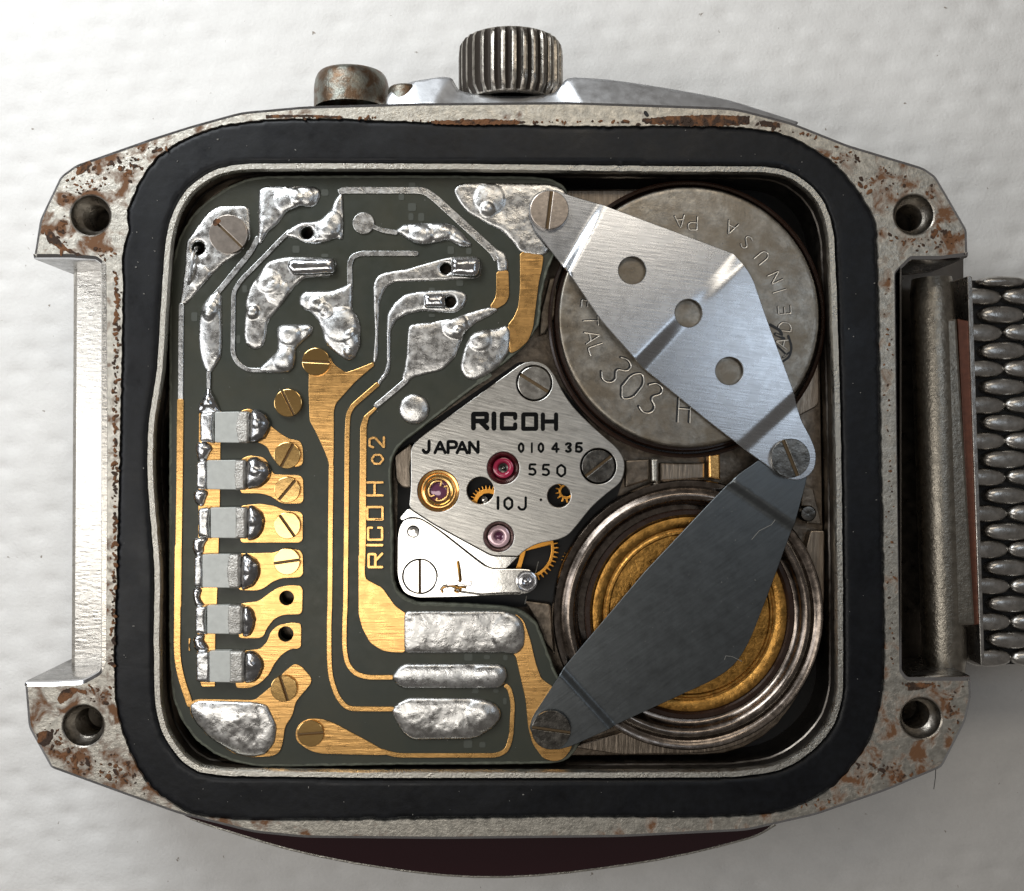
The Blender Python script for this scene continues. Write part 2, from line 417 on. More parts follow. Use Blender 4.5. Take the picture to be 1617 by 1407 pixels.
M['crown'] = mat('dirty_crown_steel', (0.34, 0.31, 0.27), 1, 0.33, bscale=14, bstr=0.4, bdist=0.02, rvar=0.1, wear=0.3)
M['crown_grime'] = mat('grime', (0.03, 0.022, 0.016), 0, 0.8, bscale=20, bstr=0.6)
M['pusher'] = mat('tarnished_pusher', (0.13, 0.082, 0.05), 0.85, 0.38, col2=(0.22, 0.22, 0.19), cscale=5, cpos=(.4, .6), bscale=28, bstr=0.5, bdist=0.015, rvar=0.1)
M['glass'] = mat('crystal_edge_reflection', (0.026, 0.007, 0.010), 0, 0.16, coat=0.3)  # reflections in the polished side put into the maroon base colour
M['bead'] = mat('bracelet_steel', (0.55, 0.53, 0.50), 1, 0.30, bscale=12, bstr=0.2, bdist=0.02, rvar=0.08, wear=0.25)
M['tube'] = mat('bracelet_tube_steel', (0.36, 0.33, 0.28), 1, 0.33, bscale=20, bstr=0.4, bdist=0.02, rvar=0.08, wear=0.25)
M['brown'] = mat('brown_reflection', (0.14, 0.05, 0.028), 0.2, 0.35, wear=0.2)  # reflection on the bracelet flap put into the base colour
M['lint'] = mat('pale_lint', (0.22, 0.21, 0.19), 0, 0.8)

# ------------------------------------------------------------------ the setting: embossed white paper
def paper():
    ZP = -3.1
    x0, x1, y0, y1, st = -13.5, 13.5, -12.0, 12.0, 0.075
    xs = np.concatenate([[-60, -35, -20], np.arange(x0, x1, st), [20, 35, 60]])
    ys = np.concatenate([[-60, -35, -20], np.arange(y0, y1, st), [20, 35, 60]])
    X, Y = np.meshgrid(xs, ys)
    a_, b_ = (1.28, -0.26), (0.50, -0.37)          # embossing lattice
    det = a_[0]*b_[1]-a_[1]*b_[0]
    U = (X*b_[1] - Y*b_[0])/det; Vv = (-X*a_[1] + Y*a_[0])/det
    rng = np.random.RandomState(3); R_ = rng.rand(512, 512)
    Z = np.zeros_like(X); u0, v0 = np.floor(U), np.floor(Vv)
    for du in (-1, 0, 1, 2):
        for dv in (-1, 0, 1, 2):
            iu = (u0+du).astype(int); iv = (v0+dv).astype(int); jit = R_[iu % 512, iv % 512]
            cx_ = iu*a_[0] + iv*b_[0] + (jit-.5)*.14; cy_ = iu*a_[1] + iv*b_[1] + (jit*7 % 1-.5)*.12
            ex, ey = X-cx_, Y-cy_
            Z += -0.052*(0.25+0.75*(jit*3 % 1))*np.exp(-((ex+ey*.4)/0.21)**2-(ey/0.12)**2)
    # broad soft waves
    for k in range(14):
        a = rng.rand()*6.28; f = 0.3 + 2.4*rng.rand(); p = rng.rand()*6.28
        Z += 0.010/f*np.sin((X*math.cos(a)+Y*math.sin(a))*f + p)
    g = rng.rand(*X.shape); Z += 0.007*(g-.5)
    fade = (np.abs(X) < 13.4) & (np.abs(Y) < 11.9); Z = np.where(fade, Z, 0)
    V = np.stack([X, Y, Z+ZP], -1).reshape(-1, 3); ny, nx = X.shape
    i = np.arange((ny-1)*(nx-1)); r = i//(nx-1); c = i % (nx-1); a = r*nx + c
    F = np.stack([a, a+1, a+nx+1, a+nx], 1).tolist()
    o = obj('ground', V, F, M['paper'], None, 180)
    o['kind'] = 'structure'; o['label'] = 'white embossed paper sheet under the watch'
    return o
paper()

# ------------------------------------------------------------------ watch case
case = thing('watch_case', 'steel watch case lying face down with rusty lugs and open back', 'watch case', (0, 0, -3.0))
case_out = R('X', (50,408,2), (60,345,8), (93,276,8), (118,258,6), (240,215,10), (300,196,10), (380,174,12), (480,165,10), (660,160,6), (900,158,10), (1160,167,20), (1250,190,15),
             (1340,226,10), (1460,262,8), (1480,276,6), (1500,310,6), (1530,362,6), (1531,405,1), (1485,411,1), (1440,411,2), (1419,432,3), (1422,700), (1427,1058,2), (1434,1068,3), (1535,1068,2),
             (1537,1100,8), (1528,1140,10), (1490,1214,8), (1400,1252,12), (1290,1290,12), (1180,1315,15), (980,1325,15), (700,1328), (480,1326,15), (400,1318,15), (280,1288,12), (180,1252,10), (78,1215,6),
             (42,1150,8), (36,1077,2), (75,1077,6), (130,1074,8), (155,1060,5), (161,1043,3), (163,700), (161,420,2), (150,411,3), (110,408,3))
gasket_out = R('X', (194,449), (191,400), (204,360), (198,338), (217,289), (245,246), (298,214), (350,196), (430,187), (540,186), (600,190), (700,193), (820,197), (950,199), (1050,198), (1166,199), (1237,209), (1290,235),
               (1335,271), (1366,315), (1386,350), (1389,460), (1393,700), (1397,900), (1399,1010), (1398,1089), (1379,1168), (1326,1239), (1268,1275), (1210,1289), (1080,1293), (900,1291), (600,1296), (400,1297), (340,1294),
               (299,1287), (234,1246), (202,1185), (181,1116), (179,1026), (184,900), (187,780), (190,640), (192,540))
rim_out = R('X', (251,524), (257,425), (263,359), (288,302), (334,268), (376,258), (500,257), (700,258), (900,260), (1080,262), (1207,262), (1244,268), (1277,288), (1303,318), (1317,362), (1322,460), (1328,660), (1331,860), (1332,1000),
            (1332,1097), (1319,1146), (1286,1186), (1237,1217), (1166,1228), (900,1229), (600,1229), (354,1226), (314,1220), (288,1204), (257,1164), (244,1116), (242,1000), (244,905), (240,850), (232,760), (233,670), (242,620), (249,570))
def wob(loop, a, f, seed=0):  # small irregular wander
    out = []
    for x, y in loop:
        n1 = noise.noise(Vector((x*f+seed, y*f, 0))) + .5*noise.noise(Vector((x*f*3+seed, y*f*3, 5)))
        n2 = noise.noise(Vector((x*f+seed+50, y*f, 0))) + .5*noise.noise(Vector((x*f*3+50+seed, y*f*3, 5)))
        out.append((x+a*n1, y+a*n2))
    return out
def dens(loop, step):
    out = []
    for i, p in enumerate(loop):
        q = loop[(i+1) % len(loop)]; L = math.hypot(q[0]-p[0], q[1]-p[1]); n = max(1, int(L/step))
        for k in range(n): out.append((p[0]+(q[0]-p[0])*k/n, p[1]+(q[1]-p[1])*k/n))
    return out
case_out = fillet(case_out, 3)
G_out = wob(dens(fillet(gasket_out, 30), 4), 1.7, 0.09)
G_in = fillet(rim_out, 30)
HOLES = [(143,340,33), (131.5,1146,34), (1443,339,33), (1454,1134,34)]
def case_body():
    top = [W(x, y, 0)[:2] for x, y in dens(case_out, 14)]
    if area(top) < 0: top.reverse()
    hol = [[W(x, y, 0)[:2] for x, y in G_out]] + [[W(x, y, 0)[:2] for x, y in circ(a, b, r, 40)] for a, b, r in HOLES]
    for h in hol:
        if area(h) > 0: h.reverse()
    ins = inset(top, 0.07)
    v2, fs, mp, nb = fill([ins, *hol])
    V = [(x, y, 0) for x, y in v2]; Fc = list(fs); mi = [0]*len(fs)
    n = len(top); prev = [mp[k] for k in range(n)]
    for sc, ds, zz in ((0, 0.02, -0.035), (0, 0, -0.09), (1.006, 0, -0.5), (1.02, 0, -1.4), (1.03, 0, -2.1), (0.99, 0.0, -2.5)):
        b0 = len(V)
        src = inset(top, ds) if ds else top
        V += [(x*(sc or 1), y*(sc or 1), zz) for x, y in src]; cur = list(range(b0, b0+n))
        for k in range(n):
            j = (k+1) % n; Fc.append((prev[j], prev[k], cur[k], cur[j])); mi.append(1 if zz > -0.12 else 2)
        prev = cur
    off = n
    for h in hol:
        m_ = len(h); t = [mp[off+k] for k in range(m_)]; off += m_
        b0 = len(V); V += [(x, y, -0.3) for x, y in h]
        for k in range(m_):
            j = (k+1) % m_; Fc.append((t[j], t[k], b0+k, b0+j)); mi.append(0)
    return obj('case_body', V, Fc, None, case, 30, mats=[M['steel_rust'], M['steel_side'], M['side']], midx=mi)
body = case_body()
# polished chamfer band along the lower long side, and flank between the left lugs
def strip(name, rows, mt, parent, angle=30):
    V = [p for r in rows for p in r]; n = len(rows[0]); Fc = []
    for j in range(len(rows)-1):
        for i in range(n-1): Fc.append((j*n+i, j*n+i+1, (j+1)*n+i+1, (j+1)*n+i))
    return obj(name, V, Fc, mt, parent, angle)
ys = [400 + 680*k/24 for k in range(25)]
def fl_(x0, z, sh=0.0): return [W(x0 + (4 if y < 600 else 0)*0 + 1.5*noise.noise(Vector((y*.02, x0, 0))), CY + (y-CY)*(1+sh), z) for y in ys]
strip('case_flank', [[W(176, y, -0.006) for y in ys], [W(161, y, -0.004) for y in ys], [W(160, y, -0.05) for y in ys], [W(161, y, -1.62) for y in ys], [W(122 - 4*(y-400)/680, y, -1.66) for y in ys], [W(117 - 4*(y-400)/680, y, -1.72) for y in ys], [W(116, y, -2.3) for y in ys]], M['flank'], case)
strip('case_flank', [[W(1421, y, -0.01) for y in ys], [W(1423.5, y, -0.05) for y in ys], [W(1424, y, -2.2) for y in ys]][::1], M['inner'], case)
for (a, b, r) in HOLES:
    prof = [(r+0.8, 0.003), (r-1.5, -0.012), (r-2.5, -0.10), (r-7, -0.17), (r-9.5, -0.20)]
    z = -0.2
    for k in range(9):
        prof += [(r-11.5, z-0.02), (r-9.8, z-0.055)]; z -= 0.07
    prof += [(r-12, -1.3), (0.1, -1.32)]
    lathe('screw_hole', a, b, 0, prof, M['crown'], case)
plate('bezel_shelf', R('X', (1405,380), (1522,380), (1522,1090), (1405,1090)), -2.0, 0.4, M['inner'], case)  # shelf painted dark so the right notch gap stays black
# crystal edge showing below, crown guard above
gl = fillet(R('X', (285,1262), (285,1288), (330,1303,20), (450,1340,40), (560,1364,60), (700,1383,60), (800,1386,60), (900,1378,60), (1040,1358,60), (1130,1338,40), (1195,1320,20), (1225,1302), (1225,1262)), 20)
plate('crystal', gl, -0.75, 1.6, M['glass'], case, bevel=0.03)
plate('crystal_rim', ribbon(R('X', (300,1292), (330,1303,20), (450,1340,40), (560,1364,60), (700,1383,60), (800,1386,60), (900,1378,60), (1040,1358,60), (1130,1338,40), (1195,1320,20), (1225,1302)), 5, 30), -0.80, 1.4, M['rim'], case, bevel=0.015)
cg = fillet(R('X', (608,175), (611,150,6), (632,136,8), (652,128,8), (700,121,8), (714,123,6), (724,143,8), (760,151,15), (850,152,15), (878,146,8), (893,125,6), (905,122,10), (960,125,30), (1060,140,40), (1150,157,30), (1262,193,5), (1240,215), (900,220), (640,220)), 8)
blob('crown_guard', cg, -0.42, 0.20, M['guard'], case, edge=46, lin=True, nz=0.01, ns=0.02, step=5, side=1.3)
# second lower bezel flank, seen along the top left
# crown: fluted cylinder lying along y
def crown():
    V, Fc, mi = [], [], []; nf = 30; sub = 8; n = nf*sub
    zc = -0.95; cx = W(806.5, 0, zc)[0]; Rr = 0.868
    yt = W(0, 69, zc)[1]; yb = W(0, 163, zc)[1]
    ring = []
    stations = [(yb-0.02, 0.70, 0), (yb-0.02, 0.86, 0), (yb+0.0, 0.885, 0.3), (yb+0.12, 0.985, 1), (yb+0.3, 1, 1), (yt-0.22, 1, 1), (yt-0.10, 0.985, 1), (yt-0.02, 0.93, 0.5), (yt, 0.88, 0), (yt+0.005, 0.01, 0)]
    for y, s_, dpt in stations:
        for i in range(n):
            t = (i % sub)/sub
            g = 1.0 if t < 0.36 else 1 - 0.085*dpt*math.sin((t-0.36)/0.64*math.pi)**0.7
            a = 2*math.pi*i/n
            V.append((cx + Rr*s_*g*math.cos(a), y, zc + Rr*s_*g*math.sin(a)))
    for j in range(len(stations)-1):
        for i in range(n):
            i2 = (i+1) % n; Fc.append((j*n+i, j*n+i2, (j+1)*n+i2, (j+1)*n+i))
            t = (i % sub)/sub; mi.append(1 if (2 <= j <= 6 and 0.40 <= t <= 0.90) else 0)
    Fc = [f[::-1] for f in Fc] if False else Fc
    return obj('crown', V, Fc, None, case, 35, mats=[M['crown'], M['crown_grime']], midx=mi)
crown()
def ycyl(name, px, rpx, zc, y_in, y_out, mt, parent, dome=0.3, seg=48):
    cx = W(px, 0, zc)[0]; Rr = rpx*(D-zc)/D/100; yi = W(0, y_in, zc)[1]; yo = W(0, y_out, zc)[1]; V, Fc = [], []
    st = [(yi, 1), (yo - dome*0.6, 1)] + [(yo - dome*0.6 + dome*math.sin(k*math.pi/12)*.6, 1 - 0.18*(1-math.cos(k*math.pi/12))) for k in range(1, 7)]
    st += [(yo+0.01, 0.5), (yo+0.015, 0.01)]
    for y, s_ in st:
        for i in range(seg):
            a = 2*math.pi*i/seg; V.append((cx+Rr*s_*math.cos(a), y, zc+Rr*s_*math.sin(a)))
    for j in range(len(st)-1):
        for i in range(seg):
            i2 = (i+1) % seg; Fc.append((j*seg+i, j*seg+i2, (j+1)*seg+i2, (j+1)*seg+i))
    return obj(name, V, Fc, mt, parent, 50)
ycyl('pusher', 555.5, 59, -0.95, 175, 118, M['pusher'], case, dome=0.52)
ycyl('pusher_collar', 640, 27, -0.62, 175, 139, M['pusher'], case, dome=0.12)
# inner rim and inner wall
rim_px = dens(fillet(rim_out, 30), 8)
rim_in = []
for x, y in inset([(p[0], p[1]) for p in rim_px], 1.0): rim_in.append((x, y))
def ring_strip(name, loops, mt, parent, angle=35):
    n = len(loops[0]); V = [p for l in loops for p in l]; Fc = []
    for j in range(len(loops)-1):
        for i in range(n):
            i2 = (i+1) % n; Fc.append((j*n+i, j*n+i2, (j+1)*n+i2, (j+1)*n+i))
    return obj(name, V, Fc, mt, parent, angle)
base_loop = wob([(p[0], p[1]) for p in rim_px], 0.8, 0.08)
def off(b): return inset(base_loop, b)
def L3(loop, z): return [W(x, y, z) for x, y in loop]
def rimloops(spec):
    return [[(W(x, y, 0)[0], W(x, y, 0)[1], z) for x, y in off(b)] for b, z in spec]
if area(base_loop) > 0: pass
rl_ = rimloops([(-0.5, -0.25), (0.0, -0.02), (1.2, 0.012), (9.0, 0.006), (10.8, -0.03), (11.2, -0.10)])
ring_strip('inner_rim', [l[::-1] for l in rl_], M['rim'], case)
rl2 = rimloops([(11.2, -0.10), (8.5, -0.2), (7.0, -0.45), (9.0, -0.47), (9.0, -1.25)])
ring_strip('inner_wall', [l[::-1] for l in rl2], M['inner'], case)
V, Fc = plate_geo(off(4), -1.2, 0.1, bevel=0); obj('case_floor', V, Fc, M['black'], case)

# ------------------------------------------------------------------ gasket
gk = blob('case_gasket', G_out, -0.07, 0.04, M['rubber'], None, holes=[off(0.6)[::-1]], edge=7, nz=0.015, ns=0.035, step=6, side=0.15)
gk['label'] = 'black rubber gasket ring seated round the open case back'; gk['category'] = 'gasket'

# rust crust speckles along the gasket edge
def crust(name, pts, parent, seed):
    rnd = random.Random(seed); geos = []
    for (x, y, s_) in pts:
        n = rnd.randint(6, 10); st = rnd.uniform(1, 2.2); a0 = rnd.uniform(0, 3)
        lp = [(x + s_*rnd.uniform(.5, 1)*math.cos(6.283*k/n)*st*math.cos(a0) - s_*rnd.uniform(.5, 1)*math.sin(6.283*k/n)*math.sin(a0), y + s_*rnd.uniform(.5, 1)*math.cos(6.283*k/n)*math.sin(a0)*st + s_*rnd.uniform(.5, 1)*math.sin(6.283*k/n)*math.cos(a0)) for k in range(n)]
        try: geos.append(plate_geo(smooth(lp, 1), rnd.uniform(0.006, 0.014), 0.02, bevel=0.004))
        except Exception: pass
    V, Fc = merge(geos); o = obj(name, V, Fc, M['rust'], parent, 40); o['kind'] = 'stuff'; return o
rp = []
rr = random.Random(11)
for y in range(430, 1060, 3):                      # left strip
    if rr.random() < .8: rp.append((184 - (y-430)*.008 + rr.gauss(0, 2.2), y + rr.uniform(-3, 3), rr.uniform(1.2, 4.2)))
for x in range(480, 1300, 4):                      # upper edge
    if rr.random() < .45: rp.append((x, 187 + (x > 600)*5 + rr.gauss(0, 1.4) + max(0, x-1180)*.22, rr.uniform(1.2, 3.6)))
for y in range(440, 1050, 8):
    if rr.random() < .55: rp.append((1402 + (y-440)*.012 + rr.gauss(0, 4), y, rr.uniform(1, 2.6)))
for (cx_, cy_, sx_, sy_, n_) in ((125,300,30,24,150), (190,262,34,14,90), (96,370,13,22,70), (165,400,14,9,46), (230,235,30,8,50), (95,1160,22,26,110), (150,1092,30,12,85), (190,1225,40,20,100), (120,1200,30,14,70), (1395,290,34,24,80), (1475,300,16,20,40), (1480,370,22,16,70), (1440,380,40,12,50), (1330,245,30,10,55), (1455,1080,30,6,50), (1400,1220,40,14,90), (1500,1120,12,30,50), (1310,1268,30,8,40)):
    for k in range(int(n_*0.55)):
        x = rr.gauss(cx_, sx_*.7); y = rr.gauss(cy_, sy_*.7)
        rp.append((x, y, abs(rr.gauss(1.0, 1.5))+.5))
pa = inside([(p[0], p[1]) for p in rp], [inset(dens(case_out, 14), 10)]); pb = inside([(p[0], p[1]) for p in rp], [G_out])
rp = [p for p, a, b in zip(rp, pa, pb) if a and not b and all(math.hypot(p[0]-h[0], p[1]-h[1]) > h[2]+p[2]+3 for h in HOLES)]
crust('rust_crust', rp, case, 5)
for q_, lp in enumerate((R('L', (262,242), (350,233), (500,228), (640,233), (640,262), (540,268), (400,268), (270,260)), R('L', (675,248), (745,255), (748,274), (680,270)), R('K', (190,489), (360,488), (515,494), (515,506), (360,497), (190,503)),
                          R('K', (890,514), (1010,512), (1110,505), (1285,515), (1285,528), (1000,532), (895,526)), R('J', (250,570), (270,530), (320,512), (345,525), (310,560), (265,590)), R('J', (160,720), (200,700), (232,712), (228,750), (195,775), (165,760)),
                          R('I', (195,460), (225,455), (250,490), (300,540), (370,570), (350,576), (270,545), (210,510)), R('I', (340,180), (400,150), (412,165), (370,205), (345,215)), R('N', (1200,175), (1300,178), (1270,195), (1205,205)))):
    plate('rust_stain', wob(dens(lp, 2.5), 2.0, .22, q_*9), 0.004 + .0007*(q_ % 3), 0.01, M['rust'], case, bevel=0)

# ------------------------------------------------------------------ movement (base plate, bridge, well)
ZB, ZBR = -0.24, -0.36          # board top, bridge top
mv = thing('watch_movement', 'steel watch movement with engraved bridge, ruby jewels and empty battery well', 'watch movement', (0, 0, -1.2))
bp = fillet(R('X', (272,330), (350,290), (900,299,5), (1060,297), (1190,300,90), (1292,400,90), (1296,600), (1300,840), (1302,1032,80), (1200,1192,100), (880,1194), (350,1195), (272,1120)), 40)
plate('base_plate', bp, -0.72, 0.4, M['base'], mv)
plate('plate_segment', fillet(R('X', (890,300), (1190,300,120), (1292,420,100), (1294,640), (1180,700), (960,560), (900,420)), 10), -0.60, 0.1, M['base_light'], mv)
plate('plate_segment', fillet(R('X', (1110,1120), (1250,960,20), (1280,838,4), (1302,838,4), (1302,1032,110), (1192,1188,110), (980,1192), (900,1180)), 8), -0.52, 0.18, M['base_light'], mv)
# well
lathe('battery_well', 1087.3, 971, -0.30, [(215,-0.3),(214.5,-0.04),(212,0),(206,-0.005),(203,-0.035),(200,-0.05),(197,-0.03),(193,0.01),(188,0.022),(183,0.0),(179,-0.06),(176,-0.12),(171,-0.15),(166,-0.15),(163,-0.16)], M['well'], mv, seg=96, angle=50)
lathe('insulating_ring', 1089, 970, -0.44, [(166,0),(164,0.02),(158,0.02),(155,-0.02),(152,-0.05)], M['dirt'], mv, seg=96)
lathe('well_floor', 1089, 970, -0.44, [(156,-0.05),(153,0.0),(150,0.008),(144,0.004),(138,-0.01),(136,-0.03),(133,-0.03),(131,-0.012),(128,-0.012),(126,-0.04),(60,-0.05),(0.1,-0.05)], M['brass_dark'], mv, seg=96)
# dark sleeve round the battery seat
lathe('battery_seat', 1082, 506, -0.55, [(217,-0.1),(217,0.16),(214,0.18),(211,0.16),(210,-0.05),(0.1,-0.06)], M['dirt'], mv, seg=96)
# bits between the two seats
plate('spacer_block', R('H', (480,120), (575,115), (575,200), (480,230)), -0.5, 0.2, M['base'], mv, bevel=0.03)
plate('spacer_block', R('H', (620,130), (800,130), (800,195), (620,205)), -0.55, 0.2, M['base_light'], mv, bevel=0.03)
plate('contact_spring', R('H', (815,95), (862,95), (865,200), (818,190)), -0.40, 0.2, M['gold_trace'], mv, bevel=0.03)
plate('contact_spring', R('H', (585,115), (612,115), (612,210), (588,205)), -0.42, 0.2, M['rim'], mv, bevel=0.03)
lathe('locating_pin', *r1('H', 1217, 335), -0.3, [(13,-0.3),(13,0),(11,0.03),(6,0.035),(0.1,0.03)], M['steel_screw_dark'], mv, seg=24)
plate('spacer_block', R('H', (1195,215), (1240,235), (1275,380), (1215,375), (1190,310)), -0.45, 0.3, M['base'], mv, bevel=0.02)
plate('spacer_block', R('B', (1290,700), (1335,690), (1330,900), (1270,1010), (1235,1020), (1240,900)), -0.5, 0.2, M['base'], mv, bevel=0.03)
plate('spacer_block', fillet(R('F', (75,560), (170,490), (185,540), (165,620), (170,745), (120,740), (85,700)), 6), -0.5, 0.2, M['base_light'], mv, bevel=0.03)
plate('spacer_block', fillet(R('E', (1010,310), (1160,330), (1185,620), (1120,540), (1080,430)), 6), -0.55, 0.2, M['base'], mv, bevel=0.03)
# bridge
br_out = fillet(R('F', (785,50,60), (850,34,60), (915,50,60), (965,105,30), (1010,200,40), (1070,290,60), (1180,400,60), (1320,520,40), (1358,580,40), (1360,650,40), (1335,715,40), (1255,775,40), (1170,850,60), (1110,930,60), (1050,1000,30), (1000,1026,20),
                (870,1050,20), (800,1090,20), (770,1120,4), (622,1117,8), (300,942,8), (160,850,8), (172,760), (172,520,12), (200,480,12), (260,432,20)), 20)
hS = [r1('F', 857, 158) + (28.5,), r1('F', 1213, 620) + (28.5,)]
hJ = [r1('F', 685, 630) + (25.5,), r1('F', 660, 1012) + (24,), r1('F', 325, 757) + (33,)]
hW = [r1('F', 558, 755) + (21.5,), r1('F', 995, 785) + (18.5,)]
bridge = plate('bridge', br_out, ZBR, 0.22, M['bridge'], mv, holes=[circ(*h, 40) for h in hS+hJ+hW], bevel=0.012)
ledge = fillet(R('F', (160,852,4), (300,944,8), (622,1119,8), (769,1122,4), (700,1190,4), (612,1187,12), (560,1152,10), (330,972,16), (225,908,20), (165,902,20), (122,925,8), (108,905,8)), 6)
plate('bridge_ledge', ledge, ZBR-0.035, 0.18, M['cock'], mv, bevel=0.01)
cock = fillet(R('F', (114,935,20), (162,905,25), (222,911,25), (328,976,16), (557,1156,20), (612,1191,20), (790,1191,20), (840,1195,30), (872,1240,30), (868,1290,25), (830,1325,20), (780,1332,10), (400,1348,10), (200,1352,60), (130,1325,60), (95,1240,40), (97,1000,30)), 20)
plate('balance_cock', cock, ZBR-0.04, 0.18, M['cock'], mv, holes=[circ(*r1('F', 222, 1232), 27.5), circ(*r1('F', 185, 983), 9)], bevel=0.012)
lathe('index_pin', *r1('F', 185, 983), ZBR-0.045, [(9,-0.05),(8,-0.004),(3.4,0.0),(3,0.02),(0.1,0.02)], M['cock'], mv, seg=24)
lathe('jewel_boss', *r1('F', 815, 1258), ZBR-0.04, [(17,0),(16.5,0.05),(14.5,0.055),(14,0.03),(12,0.03),(11.5,0.06),(8,0.065),(6,0.01),(3,0.0),(2.6,0.03),(0.1,0.035)], M['steel_side'], mv, seg=32)
screw(*hS[0][:2], 26, ZBR+0.01, 32, M['steel_screw'], mv, slot=4.6)
screw(*hS[1][:2], 26, ZBR+0.01, -38, M['steel_screw_dark'], mv, slot=4.2)
screw(*r1('F', 222, 1232), 26.4, ZBR-0.035, 90, M['cock'], mv, slot=3)
# stud disc with hairspring
sx, sy = r1('F', 437, 1205)
plate('stud_disc', circ(sx, sy, 24, 36), ZBR-0.028, 0.01, M['cock'], mv, bevel=0.003)
plate('index_lever', ribbon(R('F', (370,1285), (440,1262), (510,1275)), 7.5, 8), ZBR+0.0, 0.03, M['steel_side'], mv, bevel=0.012)
tube('stud_pin', [W(*r1('F', 432, 1152), -0.32), W(*r1('F', 440, 1210), -0.27), W(*r1('F', 446, 1262), -0.3)], 0.022, M['brass_dark'], mv)
pts = []
for k in range(60):
    t = k/59; a = 2.2 + t*9.5; q = 12*(1-t*.5)
    pts.append(W(*[c + d for c, d in zip(r1('F', 375+t*90, 1305), (q*math.cos(a), q*.5*math.sin(a)))], -0.33 + 0.02*math.sin(a*1.3)))
tube('hairspring', pts, 0.014, M['brass_dark'], mv, seg=6)
tube('hairspring', [W(*r1('F', *p), -0.33) for p in ((330,1310),(350,1285),(400,1290),(450,1320),(560,1335),(700,1328),(780,1330))], 0.010, M['steel_screw_dark'], mv, seg=6)
tube('spring_wire', [W(*r1('F', *p), -0.36) for p in ((880,1150),(865,1210),(850,1230))], 0.007, M['rim'], mv, seg=5)
tube('spring_wire', [W(*r1('F', *p), -0.42) for p in ((815,1340),(808,1370),(805,1385))], 0.008, M['rim'], mv, seg=5)
# jewels
def jewel(h, rj, mj, ri, setting, zz, shade=M['steel_screw_dark']):
    s_ = lathe('jewel_setting', h[0], h[1], ZBR, [(h[2],-0.0), (h[2]-2, -0.03), (rj+1, -0.10), (rj+0.5, -0.12)], setting, mv, seg=40)
    lathe('jewel', h[0], h[1], ZBR, [(rj+0.6,-0.12),(rj,-0.085),(rj-3,-0.075),(ri+2,-0.08),(ri,-0.10),(ri-1,-0.14)], mj, s_, seg=40)
    lathe('jewel_bore', h[0], h[1], ZBR, [(ri-0.9,-0.13),(3,-0.145),(2.4,-0.10),(0.1,-0.095)], shade, s_, seg=24)
jewel(hJ[0], 16, M['ruby'], 8.5, M['well'], 0)
jewel(hJ[1], 17.2, M['ruby_pale'], 8, M['well'], 0, M['ruby_violet'])
s_ = lathe('shock_setting', *hJ[2][:2], ZBR, [(33,0.0),(32,-0.015),(29,-0.02),(27,-0.05),(25.5,-0.05),(25,-0.02),(22.5,-0.015),(21.5,-0.05),(18.5,-0.055),(18,-0.09)], M['gold_screw'], mv, seg=48)
lathe('jewel', *hJ[2][:2], ZBR, [(18.2,-0.09),(16.5,-0.07),(11,-0.05),(5,-0.045),(0.1,-0.043)], M['ruby_violet'], s_, seg=36)
hx, hy = hJ[2][:2]
def arcp(cx, cy, r, a0, a1, n=14): return [(cx+r*math.cos(math.radians(a0+(a1-a0)*k/n)), cy+r*math.sin(math.radians(a0+(a1-a0)*k/n))) for k in range(n+1)]
plate('shock_spring', ribbon([(hx+3,hy-7)] + arcp(hx, hy, 15.5, -70, -215, 16) + [(hx-6,hy+7)], 2.6, 3), ZBR-0.02, 0.02, M['gold_screw'], s_, bevel=0.006)
plate('shock_spring', ribbon([(hx+8,hy-6)] + arcp(hx, hy, 15.5, -30, 105, 16) + [(hx-2,hy+11)], 2.6, 3), ZBR-0.022, 0.02, M['gold_screw'], s_, bevel=0.006)
# wheels under the bridge
def gear(cx, cy, r, nt, z, t, mt, hole=None, a0=0.0, th=7, name='gear_wheel', spokes=0):
    lp = []
    for i in range(nt):
        a = a0 + 2*math.pi*i/nt; da = 2*math.pi/nt
        for f, q in ((0, r-th), (0.25, r-th), (0.36, r-1), (0.5, r), (0.64, r-1), (0.75, r-th)):
            lp.append((cx+q*math.cos(a+da*f), cy+q*math.sin(a+da*f)))
    hs = [circ(cx, cy, hole, 40)] if hole else []
    plate(name, lp, z, t, mt, mv, holes=hs, bevel=0.008)
    if spokes:
        for k in range(spokes):
            a = a0 + 2*math.pi*k/spokes
            plate('wheel_spoke', ribbon([(cx, cy), (cx+hole*1.02*math.cos(a), cy+hole*1.02*math.sin(a))], 8), z-0.004, t*.8, mt, mv, bevel=0.008)
gear(*r1('F', 800, 1080), 55, 44, -0.55, 0.06, M['gold_wheel'], hole=43, th=7, spokes=3, a0=-0.25)
gear(*r1('F', 1075, 1150), 20, 20, -0.66, 0.05, M['brass_dark'], th=5)
gear(*r1('F', 600, 830), 30, 30, -0.50, 0.05, M['gold_wheel'], hole=17, th=6, a0=.1)
gear(*r1('F', 1035, 760), 18, 13, -0.50, 0.05, M['gold_wheel'], hole=8, th=6, a0=.3)
lathe('pivot', *r1('F', 580, 805), -0.45, [(5,-0.1),(5,0),(3,0.02),(0.1,0.025)], M['cock'], mv, seg=16)
plate('movement_floor', fillet(R('F', (100,500), (785,30), (1010,180), (1370,640), (1100,1400), (90,1400)), 10), -0.70, 0.05, M['black'], mv, bevel=0)
